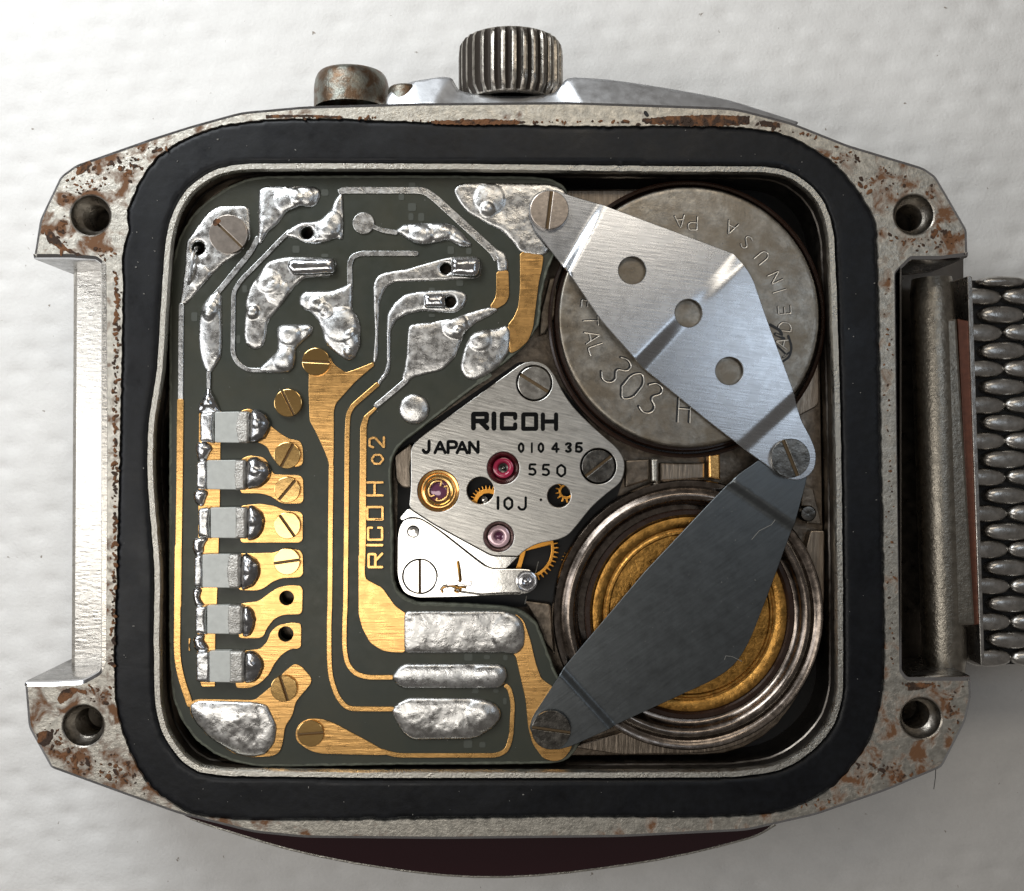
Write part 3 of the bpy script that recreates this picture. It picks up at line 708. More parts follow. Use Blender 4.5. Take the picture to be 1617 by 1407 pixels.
# engraved lettering, drawn as strokes
GL = {
 'R': ([[(0,0),(0,1),(.92,1),(.92,.5),(0,.5)], [(.45,.5),(.95,0)]], 1), 'I': ([[(0,0),(0,1)]], .18), 'C': ([[(.95,.72),(.95,1),(0,1),(0,0),(.95,0),(.95,.28)]], 1),
 'O': ([[(0,.02),(0,1),(.95,1),(.95,0),(0,0)]], 1), 'H': ([[(0,0),(0,1)], [(.85,0),(.85,1)], [(0,.52),(.85,.52)]], .9),
 'J': ([[(.6,1),(.6,.2),(.45,0),(.15,0),(0,.2)]], .65), 'A': ([[(0,0),(.38,1),(.76,0)], [(.15,.33),(.62,.33)]], .8), 'P': ([[(0,0),(0,1),(.5,1),(.65,.85),(.65,.6),(.5,.45),(0,.45)]], .7),
 'N': ([[(0,0),(0,1),(.6,0),(.6,1)]], .65), '0': ([[(.0,.3),(0,.75),(.25,1),(.5,.75),(.5,.25),(.25,0),(0,.3)]], .55), '1': ([[(.05,0),(.05,1)]], .15),
 '4': ([[(.42,0),(.42,1),(0,.3),(.6,.3)]], .6), '3': ([[(0,.85),(.2,1),(.45,.95),(.5,.75),(.2,.52),(.5,.32),(.45,.08),(.2,0),(0,.12)]], .55), '6': ([[(.45,1),(.15,.85),(0,.5),(0,.15),(.25,0),(.5,.15),(.5,.4),(.25,.52),(0,.4)]], .55),
 '5': ([[(.5,1),(.05,1),(0,.55),(.3,.6),(.5,.4),(.5,.15),(.3,0),(0,.08)]], .55), '2': ([[(0,.75),(.1,1),(.6,1),(.7,.8),(.7,.6),(0,0),(.75,0)]], .75), 'L': ([[(0,1),(0,0),(.5,0)]], .55), 'T': ([[(.3,0),(.3,1)], [(0,1),(.6,1)]], .6),
 'M': ([[(0,0),(0,1),(.4,.3),(.8,1),(.8,0)]], .85), 'D': ([[(0,0),(0,1),(.35,1),(.6,.75),(.6,.25),(.35,0),(0,0)]], .65), 'E': ([[(.55,0),(0,0),(0,1),(.55,1)], [(0,.5),(.45,.5)]], .6), 'U': ([[(0,1),(0,.2),(.2,0),(.4,0),(.6,.2),(.6,1)]], .65), 'S': ([[(.5,.85),(.3,1),(.1,.95),(0,.75),(.45,.3),(.45,.1),(.2,0),(0,.12)]], .5),
 '.': ([[(0,0),(0,.1)]], .1), '7': ([[(0,1),(.5,1),(.2,0)]], .5)}
def text_geo(chars, z, t=0.01, r=1.5, bevel=0.0):
    """chars = [(glyph, x, y, width, height, stroke, angle)] in picture px, x y = lower left corner"""
    gs = []; lift = 0
    for (g, x, y, wd, ht, sw, an) in chars:
        st, wg = GL[g]; ca, sa = math.cos(math.radians(an)), math.sin(math.radians(an))
        for pl in st:
            lift += 1
            q = [(u*wd, -v*ht) for u, v in pl]
            q = [(x + a*ca - b*sa, y + a*sa + b*ca) for a, b in q]
            ln = [Vector(W(a, b, z)[:2]) for a, b in fillet(q, r, closed=False, seg=7)]; hw = sw/2*(D-z)/D/100*1.01
            def kp(cen, ln=ln, hw=hw):
                c = np.array([p[:2] for p in cen]); d = np.full(len(c), 1e9)
                for A_, B_ in zip(ln, ln[1:]):
                    a_ = np.array(A_[:]); ab = np.array(B_[:]) - a_
                    t_ = np.clip(((c-a_)@ab)/(ab@ab+1e-12), 0, 1); e = c - (a_ + t_[:, None]*ab)
                    d = np.minimum(d, np.hypot(e[:, 0], e[:, 1]))
                return d <= hw
            gs.append(plate_geo(ribbon(q, sw, r, cap=True), z + 0.0015*(lift % 4), t, bevel=bevel, keep=kp))
    return merge(gs)
def line(s_, x, y, ht, pitch, wd, sw, reg='F', an=0):
    out = []; x0, y0 = r1(reg, x, y)
    for i, ch in enumerate(s_):
        if ch == ' ': continue
        out.append((ch, x0 + i*rl(reg, pitch)*math.cos(math.radians(an)), y0 + i*rl(reg, pitch)*math.sin(math.radians(an)), rl(reg, wd), rl(reg, ht), rl(reg, sw), an))
    return out
def lettering(name, chars, z, mt, parent, t=0.008, bevel=0.0, r=1.5):
    for i, c in enumerate(chars):
        V, Fc = text_geo([c], z, t, r, bevel); obj(name, V, Fc, mt, parent, 40)
f_ = lambda g, x, y, wd, ht, sw: (g, *r1('F', x, y), rl('F', wd), rl('F', ht), rl('F', sw), 0)
rico = [f_('R', 519, 408, 80, 78, 27), f_('I', 633, 409, 10, 80, 28), f_('C', 677, 410, 78, 80, 24), f_('O', 796, 412, 75, 80, 24), f_('H', 905, 413, 86, 80, 24)]
lettering('engraved_letter', rico, ZBR+0.003, M['ink'], bridge, t=0.02)
jp = [f_('J', 240, 543, 54, 62, 18), f_('A', 305, 545, 75, 62, 17), f_('P', 378, 545, 72, 62, 18), f_('A', 428, 546, 74, 62, 17), f_('N', 497, 546, 80, 62, 17)]
lettering('engraved_letter', jp, ZBR+0.003, M['ink'], bridge, t=0.02)
sn = [f_('0', 772, 542, 48, 50, 13), f_('1', 843, 542, 10, 50, 11), f_('0', 882, 542, 48, 50, 13), f_('4', 955, 540, 62, 50, 13), f_('3', 1034, 540, 52, 48, 14), f_('5', 1090, 540, 60, 48, 14), ('I', *r1('F', 1089, 536), 1, rl('F', 26), rl('F', 10), 0)]
lettering('engraved_letter', sn, ZBR+0.003, M['ink'], bridge, t=0.02)
mn = [f_('5', 830, 668, 66, 58, 13), f_('5', 905, 670, 66, 58, 13), f_('0', 985, 678, 86, 66, 13)]
lettering('engraved_letter', mn, ZBR+0.003, M['ink'], bridge, t=0.02)
jw = [f_('1', 655, 855, 10, 62, 16), f_('0', 692, 860, 84, 66, 14), f_('J', 770, 860, 66, 66, 14)]
lettering('engraved_letter', jw, ZBR+0.003, M['ink'], bridge, t=0.02)
plate('punch_mark', circ(*r1('F', 894, 806), 2.2, 12), ZBR+0.003, 0.02, M['ink'], bridge, bevel=0)

# ------------------------------------------------------------------ circuit board
cb = thing('circuit_board', 'dark circuit board with silver solder pads and gold tracks filling the left half', 'circuit board', (*W(560, 740, -0.5)[:2], -0.5))
bd = (R('A', (95,800), (108,640), (150,470), (230,340), (330,250), (430,190), (520,150), (640,133)) + R('B', (400,130), (900,132), (1200,137), (1320,150), (1390,200), (1402,300), (1400,480), (1325,560), (1275,680), (1250,800), (1238,960), (1150,1085), (1000,1205), (880,1292)) +
      R('F', (640,90), (500,200), (380,292), (250,392), (120,492), (72,560), (58,640), (66,800), (72,1000), (72,1240), (90,1300), (130,1345), (200,1378)) + R('E', (420,325), (620,330), (900,345), (1010,372), (1080,430), (1125,540), (1160,640), (1200,740), (1290,880), (1330,1000), (1320,1120), (1240,1205), (1160,1216), (800,1222)) +
      R('Dd', (1407,1222), (900,1232), (600,1235), (470,1212), (350,1165), (240,1085), (160,970), (115,850), (98,640), (94,300)) + R('C', (95,1000), (96,400)))
bd = wob(dens(fillet(bd, 12), 6), 1.1, 0.12)
BH = [r1('A', 258, 532) + (9.5,), r1('A', 860, 450) + (8.8,), r1('B', 716, 648) + (8.5,), r1('B', 742, 832) + (8.5,), r1('Dd', 748, 297) + (11.5,), r1('Dd', 743, 497) + (12,)]
def hc(i, k=1.0): return circ(BH[i][0], BH[i][1], BH[i][2]*k, 24)
board = plate('board_laminate', bd, ZB, 0.20, M['board'], cb, holes=[hc(i) for i in range(6)], bevel=0.03)
# pale cut edge running round the laminate
e0 = inset(bd, 0.2); e1 = inset(bd, 4.2)
e_ = [[W(x, y, ZB)[:2] + (ZB-0.1,) for x, y in inset(bd, -0.3)], [W(x, y, ZB)[:2] + (ZB-0.010,) for x, y in inset(bd, -0.3)], [W(x, y, ZB)[:2] + (ZB+0.003,) for x, y in inset(bd, 1.0)], [W(x, y, ZB)[:2] + (ZB+0.002,) for x, y in wob(inset(bd, 4.0), 1.5, .1, 9)]]
ring_strip('cut_edge', [l[::-1] if area([(q[0], q[1]) for q in l]) > 0 else l for l in e_][::1], M['board_edge'], cb)
ZT = ZB + 0.004
nT = [0]
def tr(outer, mt='tin', name='track', fil=4, h=0.014, holes=(), lift=None):
    nT[0] += 1
    z = ZT + h + 0.0011*(nT[0] % 5)
    return plate(name, fillet(outer, fil), z, h+0.004, M[mt], cb, holes=holes, bevel=0.006)
def pad(outer, h=0.05, mt='tin', name='solder_pad', fil=5, holes=(), edge=9, nz=0.035, bumps=(), ns=0.09, step=2.6, lift=0.0):
    nT[0] += 1
    edge *= 1.35; h *= 0.72; nz *= 0.8
    return blob(name, fillet(outer, fil), ZT + 0.002 + lift + 0.0007*(nT[0] % 5), h, M[mt], cb, holes=holes, edge=edge, nz=nz, ns=ns, bumps=bumps, step=step, seed=nT[0]*7.3)
def bm(reg, x, y, r, h): return (*r1(reg, x, y), rl(reg, r)*1.1, h*0.7)
# P1 upper left pad with big screw and wire link
pad(R('A', (182,640), (190,500), (250,415), (310,335), (365,300), (515,298), (540,312), (546,480), (500,550), (400,615), (330,685), (250,775), (185,850), (152,850), (168,760)), 0.03, 'tin_rough', holes=[hc(0, 1.1)], bumps=[bm('A', 260, 690, 60, .03)])
screw(*r1('A', 423, 455), 30.5, ZB+0.12, 44, M['nickel_screw'], cb, slot=3.2, t=0.14)
plate('rust_dent_spot', smooth(R('A', (335,395), (345,372), (372,368), (385,385), (365,400), (350,415))), ZB+0.124, 0.004, M['rust'], cb, bevel=0)
tube('wire_link', [W(*r1('A', *p), z_) for p, z_ in (((262,530), -0.33), ((245,535), -0.2), ((232,560), -0.14), ((218,640), -0.13), ((208,710), -0.16), ((205,740), -0.25))], 0.030, M['tin'], cb)
# left edge track: silver then gold
tr(ribbon(R('A', (163,840), (160,1000), (158,1385)), 8.5, w2=8.2), 'tin')
tr(ribbon(R('C', (157,245), (153,700), (147,1100), (144,1407)), 10.5), 'gold_trace')
tr(ribbon(R('Dd', (144,0), (140,400), (138,620), (160,740), (215,900)), 10.5, r=20), 'gold_trace')
# P2
pad(R('A', (592,212), (622,190), (900,190), (935,210), (938,240), (915,292), (880,312), (830,300), (750,330), (700,400), (650,440), (600,520), (585,490), (590,440)), 0.05, bumps=[bm('A', 760, 270, 70, .05), bm('A', 840, 250, 60, .05), bm('A', 640, 400, 40, .02)])
tr(ribbon(R('A', (592,470), (545,560), (470,650), (385,755), (345,800)), 8.5, r=10), 'tin')
pad(R('A', (372,765), (388,800), (388,930), (390,1060), (385,1140), (352,1195), (325,1230), (300,1220), (272,1150), (258,1050), (262,930), (275,865), (315,800)), 0.06, bumps=[bm('A', 325, 870, 45, .05), bm('A', 318, 910, 28, .06)], edge=14)
tr(ribbon(R('A', (315,1210), (312,1400)), 6, w2=5), 'tin', h=0.03)
pad(R('C', (305,180), (325,180), (350,230), (385,310), (378,330), (258,330), (250,295), (285,230)), 0.12, 'solder', edge=16, bumps=[bm('C', 320, 260, 40, .06)])
# P3
tr(ribbon(R('B', (122,225), (150,212), (595,213), (645,245), (690,285), (985,555), (1010,600)), 9.5, r=12, w2=13), 'tin')
pad(R('B', (990,530), (1045,560), (1062,610), (1063,662), (1005,668), (1000,600), (975,545)), 0.02, 'tin', edge=5)
pad(R('A', (1015,262), (1060,215), (1064,300), (1062,490), (1030,480), (920,512), (850,505), (800,482), (745,472), (735,450), (785,412), (830,390), (920,384), (950,370), (1000,315)), 0.045, 'tin', holes=[hc(1, 1.08)], bumps=[bm('A', 990, 400, 70, .06), bm('A', 960, 460, 50, .03)])
tr(ribbon(R('A', (770,435), (700,500), (640,565), (570,635), (490,715), (452,780), (450,1000), (448,1120), (475,1175), (535,1212), (620,1212)), 6.8, r=8), 'tin')
pad(R('A', (600,1195), (650,1150), (690,1110), (700,1060), (688,1000), (700,965), (740,957), (880,957), (897,972), (890,1010), (830,1060), (800,1090), (800,1140), (790,1200), (760,1228), (640,1228), (590,1222)), 0.07, 'tin', edge=13, bumps=[bm('A', 760, 1010, 60, .05), bm('A', 740, 1150, 60, .05)])
# P4
pad(R('A', (640,612), (700,590), (760,580), (1010,590), (1026,602), (1020,670), (1000,686), (850,700), (790,750), (720,850), (660,920), (640,960), (632,1040), (615,1082), (570,1100), (520,1070), (510,1020), (515,940), (520,820), (545,750), (600,670)), 0.045, 'tin_rough',
    bumps=[bm('A', 650, 720, 60, .05), bm('A', 562, 890, 34, .07), bm('A', 700, 780, 60, .03)])
blob('component_lead', fillet(R('A', (765,592), (1015,590), (1020,675), (780,688), (745,640)), 6), ZB+0.06, 0.09, M['solder'], cb, edge=12, nz=0.02, side=0.06, step=2.6)
# P5
tr(ribbon(R('B', (565,563), (245,563), (200,580), (183,620), (185,760)), 8, r=12), 'tin')
pad(R('A', (1115,720), (1112,880), (1140,900), (1160,960), (1157,1080), (1130,1140), (1092,1163), (1010,1110), (960,1060), (945,990), (920,930), (880,890), (835,870), (815,840), (820,800), (850,772), (1000,770), (1060,750)), 0.055, 'tin', edge=12,
    bumps=[bm('A', 1050, 960, 90, .06), bm('A', 1120, 1040, 50, .05), bm('A', 920, 845, 40, .05), bm('A', 965, 880, 36, .05), bm('A', 1094, 1112, 26, .09)])
# P6
tr(circ(*r1('B', 260, 395), 17, 28), 'tin_rough', fil=2, h=0.02)
tr(ribbon(R('B', (300,405), (360,435), (450,448)), 6.5, r=10, w2=8), 'tin')
pad(R('B', (435,440), (480,402), (540,395), (740,395), (770,410), (820,460), (862,508), (858,526), (800,528), (730,490), (600,517), (540,506), (480,472)), 0.07, 'tin', edge=13, bumps=[bm('B', 580, 470, 60, .06), bm('B', 680, 440, 60, .04), bm('B', 790, 490, 40, .03)])
# P7, P8
pad(R('B', (735,583), (890,580), (916,600), (912,685), (890,702), (760,710), (430,722), (385,752), (350,830), (342,1000), (341,1130), (322,1175), (314,1165), (325,1000), (316,830), (313,740), (335,690), (380,668), (500,650)), 0.022, 'tin_rough', holes=[hc(2, 1.06)], edge=7, nz=0.015)
blob('component_lead', fillet(R('B', (745,588), (895,585), (913,600), (908,680), (885,698), (745,690)), 6), ZB+0.05, 0.10, M['solder'], cb, edge=13, nz=0.02, side=0.05, step=2.6)
pad(R('B', (560,775), (600,770), (760,765), (815,775), (838,800), (820,860), (770,893), (720,892), (590,882), (500,902), (442,935), (412,990), (410,1200), (395,1240), (345,1300), (330,1288), (372,1225), (390,1170), (388,1000), (392,900), (430,840), (490,790)), 0.035, 'tin', holes=[hc(3, 1.06)], edge=9, nz=0.02)
blob('component_lead', fillet(R('B', (590,790), (715,785), (718,868), (600,868)), 5), ZB+0.05, 0.08, M['solder'], cb, edge=11, nz=0.02, side=0.05, step=2.6)
# P9
pad(R('B', (530,955), (640,945), (760,928), (850,890), (960,860), (1000,865), (1008,880), (960,912), (880,950), (830,1000), (800,1060), (770,1140), (700,1210), (600,1235), (540,1250), (490,1290), (470,1255), (487,1210), (500,1120), (508,975)), 0.03, 'tin_rough', edge=9, nz=0.03, bumps=[bm('B', 770, 965, 65, .07), bm('B', 790, 1000, 30, .05)])
tr(ribbon(R('B', (505,1262), (420,1335), (322,1416)), 8.5, w2=8), 'tin')
tr(R('B', (998,665), (1066,655), (1070,800), (1050,842), (1000,872), (960,862), (988,820), (998,780)), 'gold', fil=5)
pad(R('B', (860,1010), (930,985), (1000,980), (1060,958), (1078,990), (1080,1050), (1065,1120), (1020,1180), (950,1240), (870,1270), (820,1255), (795,1200), (805,1140), (830,1060)), 0.06, 'tin_rough', edge=16, nz=0.05, bumps=[bm('B', 905, 1040, 60, .05)], fil=12)
# P11 and the gold strip below it
pad(R('B', (760,215), (780,182), (830,170), (1290,175), (1385,210), (1392,330), (1300,540), (1260,578), (1130,562), (1100,510), (1030,440), (900,372), (850,345), (790,280)), 0.03, 'tin_rough', fil=8, nz=0.035, bumps=[bm('B', 960, 260, 80, .05), bm('B', 950, 320, 36, .06)])
tr(R('B', (1130,556), (1262,572), (1252,650), (1235,720), (1225,800), (1202,980), (1175,1050), (1120,1100), (1073,1122), (1070,1000), (1062,960), (1095,920), (1120,860), (1130,760)), 'gold', fil=6)
pad(circ(*r1('F', 190, 302), 24.2, 32), 0.08, 'tin_rough', edge=26, nz=0.02)
# gold area A: fan below the dark pad and its long track
tr(R('A', (872,1190), (880,1110), (985,1135), (1012,1182), (1075,1226), (1150,1200), (1228,1168), (1236,1185)) + R('C', (1130,150), (1022,270), (1010,312), (1010,560), (1005,640), (985,640), (982,600), (960,540), (910,430), (876,370), (870,200)), 'gold', fil=5)
tr(ribbon(R('C', (996,610), (992,900), (988,1407)) + R('Dd', (984,420), (984,640), (992,740), (1030,850), (1085,912), (1200,914), (1345,914)), 7.6, r=22), 'gold_trace')
tr(ribbon(R('B', (345,1285), (270,1350), (230,1385)) + R('C', (1115,285), (1090,330), (1084,420), (1080,900), (1074,1407)) + R('Dd', (1070,420), (1068,580), (1085,665), (1125,715), (1190,738), (1340,738)), 7.4, r=18), 'gold_trace')
tr(R('C', (1238,290), (1252,300), (1205,345), (1192,400), (1190,700), (1190,1000), (1184,1180), (1178,1235), (1150,1407), (1150,1000), (1157,400), (1175,345)), 'gold_trace', fil=3)
tr(R('Dd', (1150,60), (1178,60), (1185,190), (1230,215), (1280,240), (1350,340), (1407,380)) + R('E', (350,380), (350,602), (270,598), (220,588), (155,545), (112,465), (92,390), (92,60)), 'gold', fil=6)
# lettering etched in gold, reads upwards
def up(g, x, y, wd, ht, sw): return (g, *r1('C', x, y), rl('C', wd), rl('C', ht), rl('C', sw), -90)
tx = [up('R', 1278, 1180, 78, 75, 13), up('I', 1278, 1058, 10, 82, 13), up('C', 1278, 1028, 70, 78, 12), up('O', 1280, 915, 72, 84, 12), up('H', 1280, 782, 85, 84, 12), up('0', 1285, 606, 98, 66, 11), up('2', 1288, 515, 75, 80, 12)]
lettering('etched_letter', tx, ZT+0.018, M['gold_trace'], cb, t=0.02)
# contact fingers
tr(R('C', (490,312), (540,298), (600,330), (640,380), (700,430), (760,468), (820,478), (838,512), (840,602), (820,622), (720,630), (690,602), (662,562), (640,512), (590,487), (490,482)), 'gold', 'contact_finger', 6)
tr(R('C', (490,582), (540,560), (620,570), (660,620), (672,665), (820,670), (840,690), (842,812), (825,828), (720,828), (660,787), (600,771), (490,771)), 'gold', 'contact_finger', 6)
tr(R('C', (490,840), (600,828), (680,840), (740,868), (820,872), (838,890), (838,1028), (820,1045), (490,1045)), 'gold', 'contact_finger', 6)
tr(R('C', (478,1105), (680,1100), (740,1075), (820,1085), (838,1110), (840,1220), (820,1238), (720,1242), (670,1262), (620,1300), (580,1312), (478,1308)), 'gold', 'contact_finger', 6)
tr(R('Dd', (490,328), (590,315), (650,270), (700,238), (760,225), (825,228), (838,250), (835,372), (820,388), (730,390), (680,412), (640,462), (620,510), (590,522), (480,520)), 'gold', 'contact_finger', 6, holes=[hc(4)])
tr(R('Dd', (480,592), (600,580), (640,540), (660,482), (700,447), (780,432), (825,438), (830,462), (828,568), (810,580), (770,580), (720,612), (680,662), (650,722), (600,772), (540,798), (470,797), (463,772)), 'gold', 'contact_finger', 6, holes=[hc(5)])
tr(R('C', (262,302), (382,308), (378,800), (370,1100), (360,1407)) + R('Dd', (352,500), (350,790), (275,790), (250,700)), 'gold', 'common_track', 3)
# bottom left
tr(R('Dd', (205,872), (260,858), (570,864), (660,790), (740,702), (792,660), (830,675), (886,740), (884,772), (800,872), (780,950), (740,1010), (727,1100), (712,1150), (672,1176), (600,1180), (560,1182), (460,1164), (300,1055), (215,950)), 'gold', fil=6)
pad(R('Dd', (213,885), (260,865), (560,872), (640,890), (668,950), (695,1010), (682,1100), (632,1165), (560,1180), (470,1165), (330,1078), (250,1000), (215,940)), 0.07, 'tin_rough', edge=22, nz=0.045, bumps=[bm('Dd', 440, 980, 150, .04), bm('Dd', 480, 965, 20, .02)], lift=0.016)
tr(R('Dd', (795,1052), (812,1000), (860,968), (930,965), (1010,990), (1100,1040), (1200,1092), (1290,1145), (1330,1165), (1275,1170), (930,1162), (860,1137), (803,1092)), 'gold', fil=12)
tr(ribbon(R('E', (215,1145), (300,1172), (860,1172), (915,1145), (940,1070), (950,880), (930,800), (905,780)), 7, r=14), 'gold_trace')
# bottom middle pads
pad(R('E', (345,370), (900,368), (970,392), (1005,430), (1017,500), (1010,570), (980,603), (945,612), (900,600), (345,602)), 0.04, 'tin_rough', edge=10, nz=0.035, bumps=[bm('E', 940, 490, 100, .06)], lift=0.012, fil=9)
tr(R('E', (960,380), (1010,420), (1047,530), (1077,660), (1107,745), (1172,790), (1250,870), (1290,1000), (1277,1130), (1232,1192), (1180,1207), (1120,1190), (1060,1110), (1035,1020), (1020,860), (990,730), (965,620), (940,600)), 'gold', fil=7)
pad(R('E', (275,735), (310,685), (350,662), (870,662), (910,682), (920,730), (900,780), (870,797), (340,797), (305,780)), 0.07, 'tin', edge=16, nz=0.03, lift=0.01, bumps=[bm('E', 830, 720, 90, .04)])
pad(R('E', (270,920), (310,880), (370,850), (780,855), (850,880), (884,920), (885,960), (850,1010), (760,1070), (700,1082), (400,1085), (340,1050), (300,980)), 0.08, 'tin_rough', edge=20, nz=0.05, lift=0.01, bumps=[bm('E', 790, 940, 90, .06)], fil=8)
# gold screws
for reg, x, y, r, an in (('A',910,1165,22,3), ('C',755,268,22,64), ('C',750,560,21,-62), ('C',750,752,20.5,-50), ('C',750,950,21,55), ('C',748,1150,21,-8), ('Dd',732,800,21,72), ('Dd',880,1050,21,-4)):
    screw(*r1(reg, x, y), r, ZB+0.085, an, M['gold_screw'], cb, slot=3.2, t=0.10)
# pale weave marks
for reg, x, y, w_, h_ in (('B',530,186,36,34), ('B',530,306,44,44), ('B',524,360,28,40), ('B',581,362,34,46), ('B',745,545,36,44), ('B',845,550,30,36), ('B',795,727,38,34), ('B',640,762,34,18), ('B',640,908,34,18), ('A',235,915,34,50), ('A',960,575,40,20), ('A',965,692,40,16), ('A',1385,250,30,36), ('A',515,760,26,40), ('A',480,1040,22,46), ('A',800,540,40,40), ('A',960,225,40,36),
                    ('E',702,625,46,40), ('E',805,625,34,24), ('E',908,628,24,30), ('E',742,812,34,28), ('E',855,812,30,22), ('E',700,1108,48,44), ('E',780,1112,34,30), ('E',905,870,20,36)):
    cx_, cy_ = r1(reg, x, y); w_, h_ = rl(reg, w_)/2, rl(reg, h_)/2
    plate('weave_mark', fillet([(cx_-w_, cy_-h_), (cx_+w_, cy_-h_), (cx_+w_, cy_+h_), (cx_-w_, cy_+h_)], 3), ZT+0.001, 0.004, M['weave'], cb, bevel=0)
# ------------------------------------------------------------------ chip capacitors
chips = [('C', 268, 355, 480, 540, 316, 490, 660, 'C', 300, 492), ('C', 248, 312, 462, 520, 585, 750, 662, 'C', 565, 748), ('C', 258, 332, 462, 526, 848, 1020, 626, 'C', 835, 1032),
         ('C', 235, 286, 428, 492, 1108, 1296, 602, 'C', 1104, 1304), ('Dd', 240, 312, 424, 502, 336, 497, 577, 'Dd', 334, 512), ('Dd', 245, 325, 430, 512, 590, 766, 620, 'Dd', 585, 768)]
ZCh = ZB + 0.15
ords = ['topmost', 'second from the top', 'third from the top', 'fourth from the top', 'second from the bottom', 'bottom one']
for i, (rg, x0, x1, x2, x3, y0, y1, xb, _, b0_, b1_) in enumerate(chips):
    c_ = r1(rg, (x0+x3)/2, (y0+y1)/2)
    ch = thing('chip_capacitor', f'grey ceramic chip capacitor soldered by the left edge of the board, {ords[i]}', 'capacitor', (*W(*c_, ZB)[:2], ZB+.018), 'chip capacitors in a column on the board')
    V, Fc = plate_geo(fillet(R(rg, (x1-6, y0+2), (x2+6, y0), (x2+6, y1), (x1-6, y1-2)), 2), ZCh-0.015, 0.2, bevel=0.012)
    obj('ceramic_body', V, Fc, M['ceramic'], ch, 18)
    blob('terminal', wob(dens(fillet(R(rg, (x0, y0+8), (x1, y0-2), (x1-8+16*(i % 2), (y0+y1)/2), (x1, y1+2), (x0, y1-6)), 4), 4), .8, .2, i), ZCh-0.07, 0.075, M['tin' if i != 2 else 'tin_rough'], ch, edge=6, nz=0.03, side=0.14, step=2.4)
    blob('terminal', wob(dens(fillet(R(rg, (x2, y0-2), (x3, y0), (x3, y1+2), (x2, y1+3), (x2-16+10*(i % 3), (y0+y1)/2)), 3), 4), .6, .2, i+9), ZCh-0.045, 0.05, M['term'], ch, edge=3.5, nz=0.02, side=0.15, step=2.4)
    w_ = xb - x3
    blob('solder_joint', wob(smooth(R(rg, (x3-4, b0_+6), (x3+w_*.5, b0_), (xb, b0_+(b1_-b0_)*.25), (xb+4, b0_+(b1_-b0_)*.6), (x3+w_*.7, b1_-14), (x3+w_*.3, b1_), (x3-4, b1_)), 2), 1.2, .1, i*3), ZB+0.02, 0.15, M['solder_dark' if i in (0,1,2,3,4,5) else 'solder'], ch, edge=22, nz=0.03, ns=0.07, step=2.6,
         bumps=[bm(rg, x3+w_*.4, (b0_+b1_)/2-20, 30, .03)] + ([bm('C', 510, 420, 20, .08)] if i == 0 else []) + ([bm('C', 560, 1140, 16, .06), bm('C', 595, 1165, 14, .06)] if i == 3 else []))
# lumpy solder bridging the left ends
for rg, pts in (('C', ((245,480), (310,485), (345,520), (315,560), (300,600), (255,600), (240,540))), ('C', ((222,770), (250,745), (320,755), (300,800), (285,850), (240,830))), ('C', ((225,1030), (250,1010), (320,1015), (290,1060), (285,1115), (235,1115), (222,1070))),
                ('Dd', ((225,235), (285,240), (262,290), (300,340), (290,350), (240,345), (228,300))), ('Dd', ((230,500), (300,492), (285,530), (315,560), (315,600), (245,600), (228,550)))):
    pad(wob(dens(smooth(R(rg, *pts), 2), 3), 1.0, .15, pts[0][1]), 0.13, 'solder', 'solder_joint', fil=1, edge=15, nz=0.05, ns=.1, lift=0.02)
tr(R('Dd', (203,520), (213,520), (213,535), (206,560), (212,590), (203,592)), 'gold_trace', fil=2)

# ------------------------------------------------------------------ battery
ZC = -0.17
bt = thing('button_battery', 'round dull grey steel button battery stamped 303 seated in the upper right', 'battery', (*W(1088, 501, -0.6)[:2], -0.6))
def cell():
    cx, cy = 1088.3, 500.6; k = (D-ZC)/D
    prof = [(204.5,-0.42),(206,-0.40),(206,-0.035),(205,-0.012),(202.5,0.0),(198,-0.002)]
    r = 190
    while r > 4: prof.append((r, 0.004*noise.noise(Vector((r*.02, 0, 0))))); r -= 14
    prof.append((0.1, 0)); return lathe('battery_can', cx, cy, ZC, prof, M['cell'], bt, seg=120, angle=60)
can = cell()
lathe('battery_seal', 1083.3, 504.2, ZC-0.3, [(209,-0.12),(209,-0.02),(206.5,0.0),(201,0.0)], M['dirt'], bt, seg=96)
bc = (1088.3, 500.6)
def arc_text(items, sw, bh):
    ch = []
    for g, x, y, wd, ht in items:       # x,y = centre of the letter; tops face the middle of the cell
        dx, dy = bc[0]-x, bc[1]-y; an = math.degrees(math.atan2(dy, dx)) + 90   # up vector -> centre
        ux, uy = dx/math.hypot(dx, dy), dy/math.hypot(dx, dy)
        rx, ry = -uy, ux
        gw = GL[g][1]*wd
        bx = x - ux*ht/2 - rx*gw/2; by = y - uy*ht/2 - ry*gw/2
        ch.append((g, bx, by, wd, ht, sw, math.degrees(math.atan2(ry, rx))))
    return ch
def r2(x, y): return (1040 + x/4.5385, 290 + y/4.5385)
def r3(x, y): return (880 + x/5.025, 440 + y/5.025)
small = [('E', *r2(905, 905), 22, 20), ('D', *r2(908, 1025), 22, 20), ('I', *r2(868, 762), 22, 22), ('N', *r2(838, 672), 24, 20), ('U', *r2(742, 528), 22, 22), ('S', *r2(632, 420), 22, 21), ('A', *r2(520, 320), 22, 21), ('P', *r2(245, 285), 22, 21), ('A', *r2(155, 275), 20, 20), ('A', *r2(885, 1140), 20, 20)]
left = [('T', *r3(270, 335), 22, 23), ('A', *r3(285, 465), 24, 24), ('L', *r3(315, 565), 24, 24), ('E', *r3(245, 205), 20, 20)]
big = [('3', *r3(475, 735), 48, 52), ('0', *r3(605, 860), 50, 54), ('3', *r3(755, 955), 48, 52), ('H', *r3(1015, 1040), 22, 40)]
lettering('stamped_letter', arc_text(small, 2.0, 0), ZC+0.010, M['cell_mark'], can, t=0.016, bevel=0.006, r=3)
